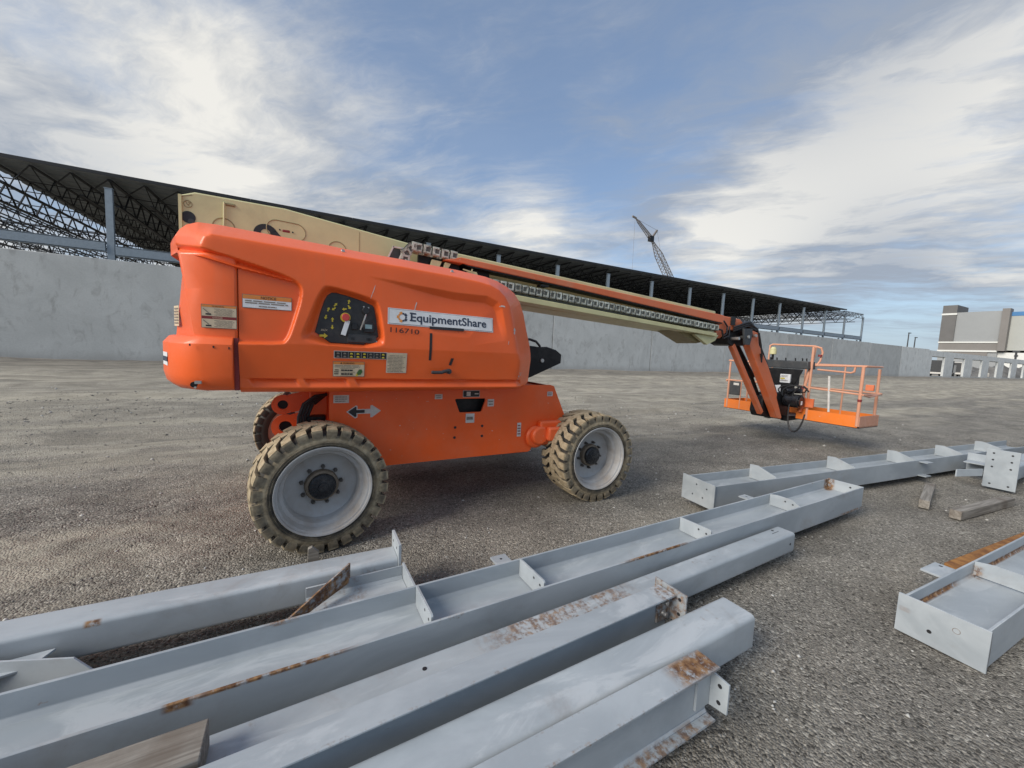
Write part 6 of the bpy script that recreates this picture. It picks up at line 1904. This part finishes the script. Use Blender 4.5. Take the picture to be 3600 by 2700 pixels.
    k = MB(); k.tube([(-0.0145, 0.105 + 0.014 * math.cos(q), 0.135 + 0.014 * math.sin(q)) for q in np.linspace(0, 6.28, 17)[:-1]], 0.0012, 5, closed=True); put(k, 'ring_mark', M['inkgrey'], t)
    hb = MB()
    for y in (0.07, 0.17): hb.cyl((0.10, y, 0.1122), (0.10, y, 0.1132), 0.011, 12)
    put(hb, 'bolt_hole', M['ink'], t)
    for x in (0.97, 2.2):
        mb = MB(); plate(mb, [(0.013, 0.118), (d - 0.013, 0.118), (d - 0.013, bf + 0.005), (d - 0.10, bf + 0.02), (0.06, bf + 0.02), (0.013, bf - 0.025)], x, 0.011); s = put(mb, 'stiffener_plate', m_, t, 0.001)
        holes(s, [((x + 0.0055, 0.06, bf - 0.02), (1, 0, 0), 0.011)], 0.009)
    mb = MB(); mb.b(0.50, 0.72, d + 0.001, d + 0.10, 0.185, 0.197); s = put(mb, 'clip_plate', m_, t, 0.001)
    holes(s, [((0.68, d + 0.06, 0.191), (0, 0, 1), 0.012)], 0.010)
    t = thing('rusty_strip', (4.12, 0.86, 0.0), 'long rusty orange steel strip lying behind the plated beam at the right edge', 'steel strip', None, -0.06)
    mb = MB(); mb.xy([(0, 0.0), (0.05, 0.065), (2.4, 0.05), (2.4, 0.0), (0.05, -0.03)], 0.05, 0.075); put(mb, 'strip_body', M['rust'], t, 0.003)


build_beams()


def build_timber():
    def block(label, loc, size, rz, grp='timber dunnage pieces'):
        t = thing('timber_block', loc, label, 'timber', grp, rz)
        mb = MB(); n = 6
        r = random.Random(len(label))
        L, w, h = size
        rings = []
        for i in range(n + 1):
            x = -L / 2 + L * i / n
            j = lambda: r.uniform(-0.002, 0.002)
            rings.append([(x, -w / 2 + j(), j()), (x, w / 2 + j(), j()), (x, w / 2 + j(), h + j()), (x, -w / 2 + j(), h + j())])
        loft(mb, rings)
        o = put(mb, 'timber_body', M['timber'], t, 0.004, sharp=40)
        return t
    block('short pale timber block pointing at the viewer on the gravel at right', (6.36, 1.61, 0.0), (1.0, 0.085, 0.088), math.atan2(0.24, 1.08))
    block('longer brown timber block lying crosswise on the gravel at right', (6.43, 1.20, 0.0), (1.30, 0.088, 0.09), math.atan2(-0.10, 1.22))
    block('weathered timber lying over the tube beside the long beam at bottom left', (-0.78, 1.292, 0.234), (1.0, 0.14, 0.095), 0.035)
    # bearers under the pile
    for nm, x, y, L, h_ in (('timber bearer under the left part of the steel pile', -1.9, 1.4, 1.2, 0.084), ('timber bearer crossing under the middle of the steel pile', 0.75, 1.38, 0.62, 0.084),
                            ('timber bearer under the rust-patched tube and long beam', 2.6, 1.72, 0.20, 0.084),
                            ('timber bearer under the right half of the long beam', 4.0, 1.86, 0.12, 0.084), ('timber bearer under the left part of the far beam', 4.3, 2.34, 0.22, 0.084), ('timber bearer under the right part of the far beam', 9.6, 1.87, 0.22, 0.084)):
        block(nm, (x, y, 0.0), (L, 0.09, h_), R(90))
    t = thing('wooden_stake', (0.0, 2.76, 0.0), 'short pale wooden stake standing between near tyre and back tube', 'stake')
    mb = MB(); mb.prism([(-0.03, 0), (0.045, 0), (0.04, 0.11), (0.0, 0.15), (-0.025, 0.14)], lambda a, b: (a, 0.01, b), lambda a, b: (a, -0.02, b)); put(mb, 'stake_body', M['timber'], t, 0.003)
    t = thing('rusty_scrap', (-4.28, 5.45, 0.0), 'small rusty scrap of angle iron on the gravel at the left edge', 'scrap', None, 0.5)
    mb = MB(); mb.b(-0.35, 0.35, -0.04, 0.04, 0.0, 0.012); mb.b(-0.35, 0.35, 0.03, 0.04, 0.012, 0.07); put(mb, 'scrap_body', M['rust'], t, 0.002)


build_timber()
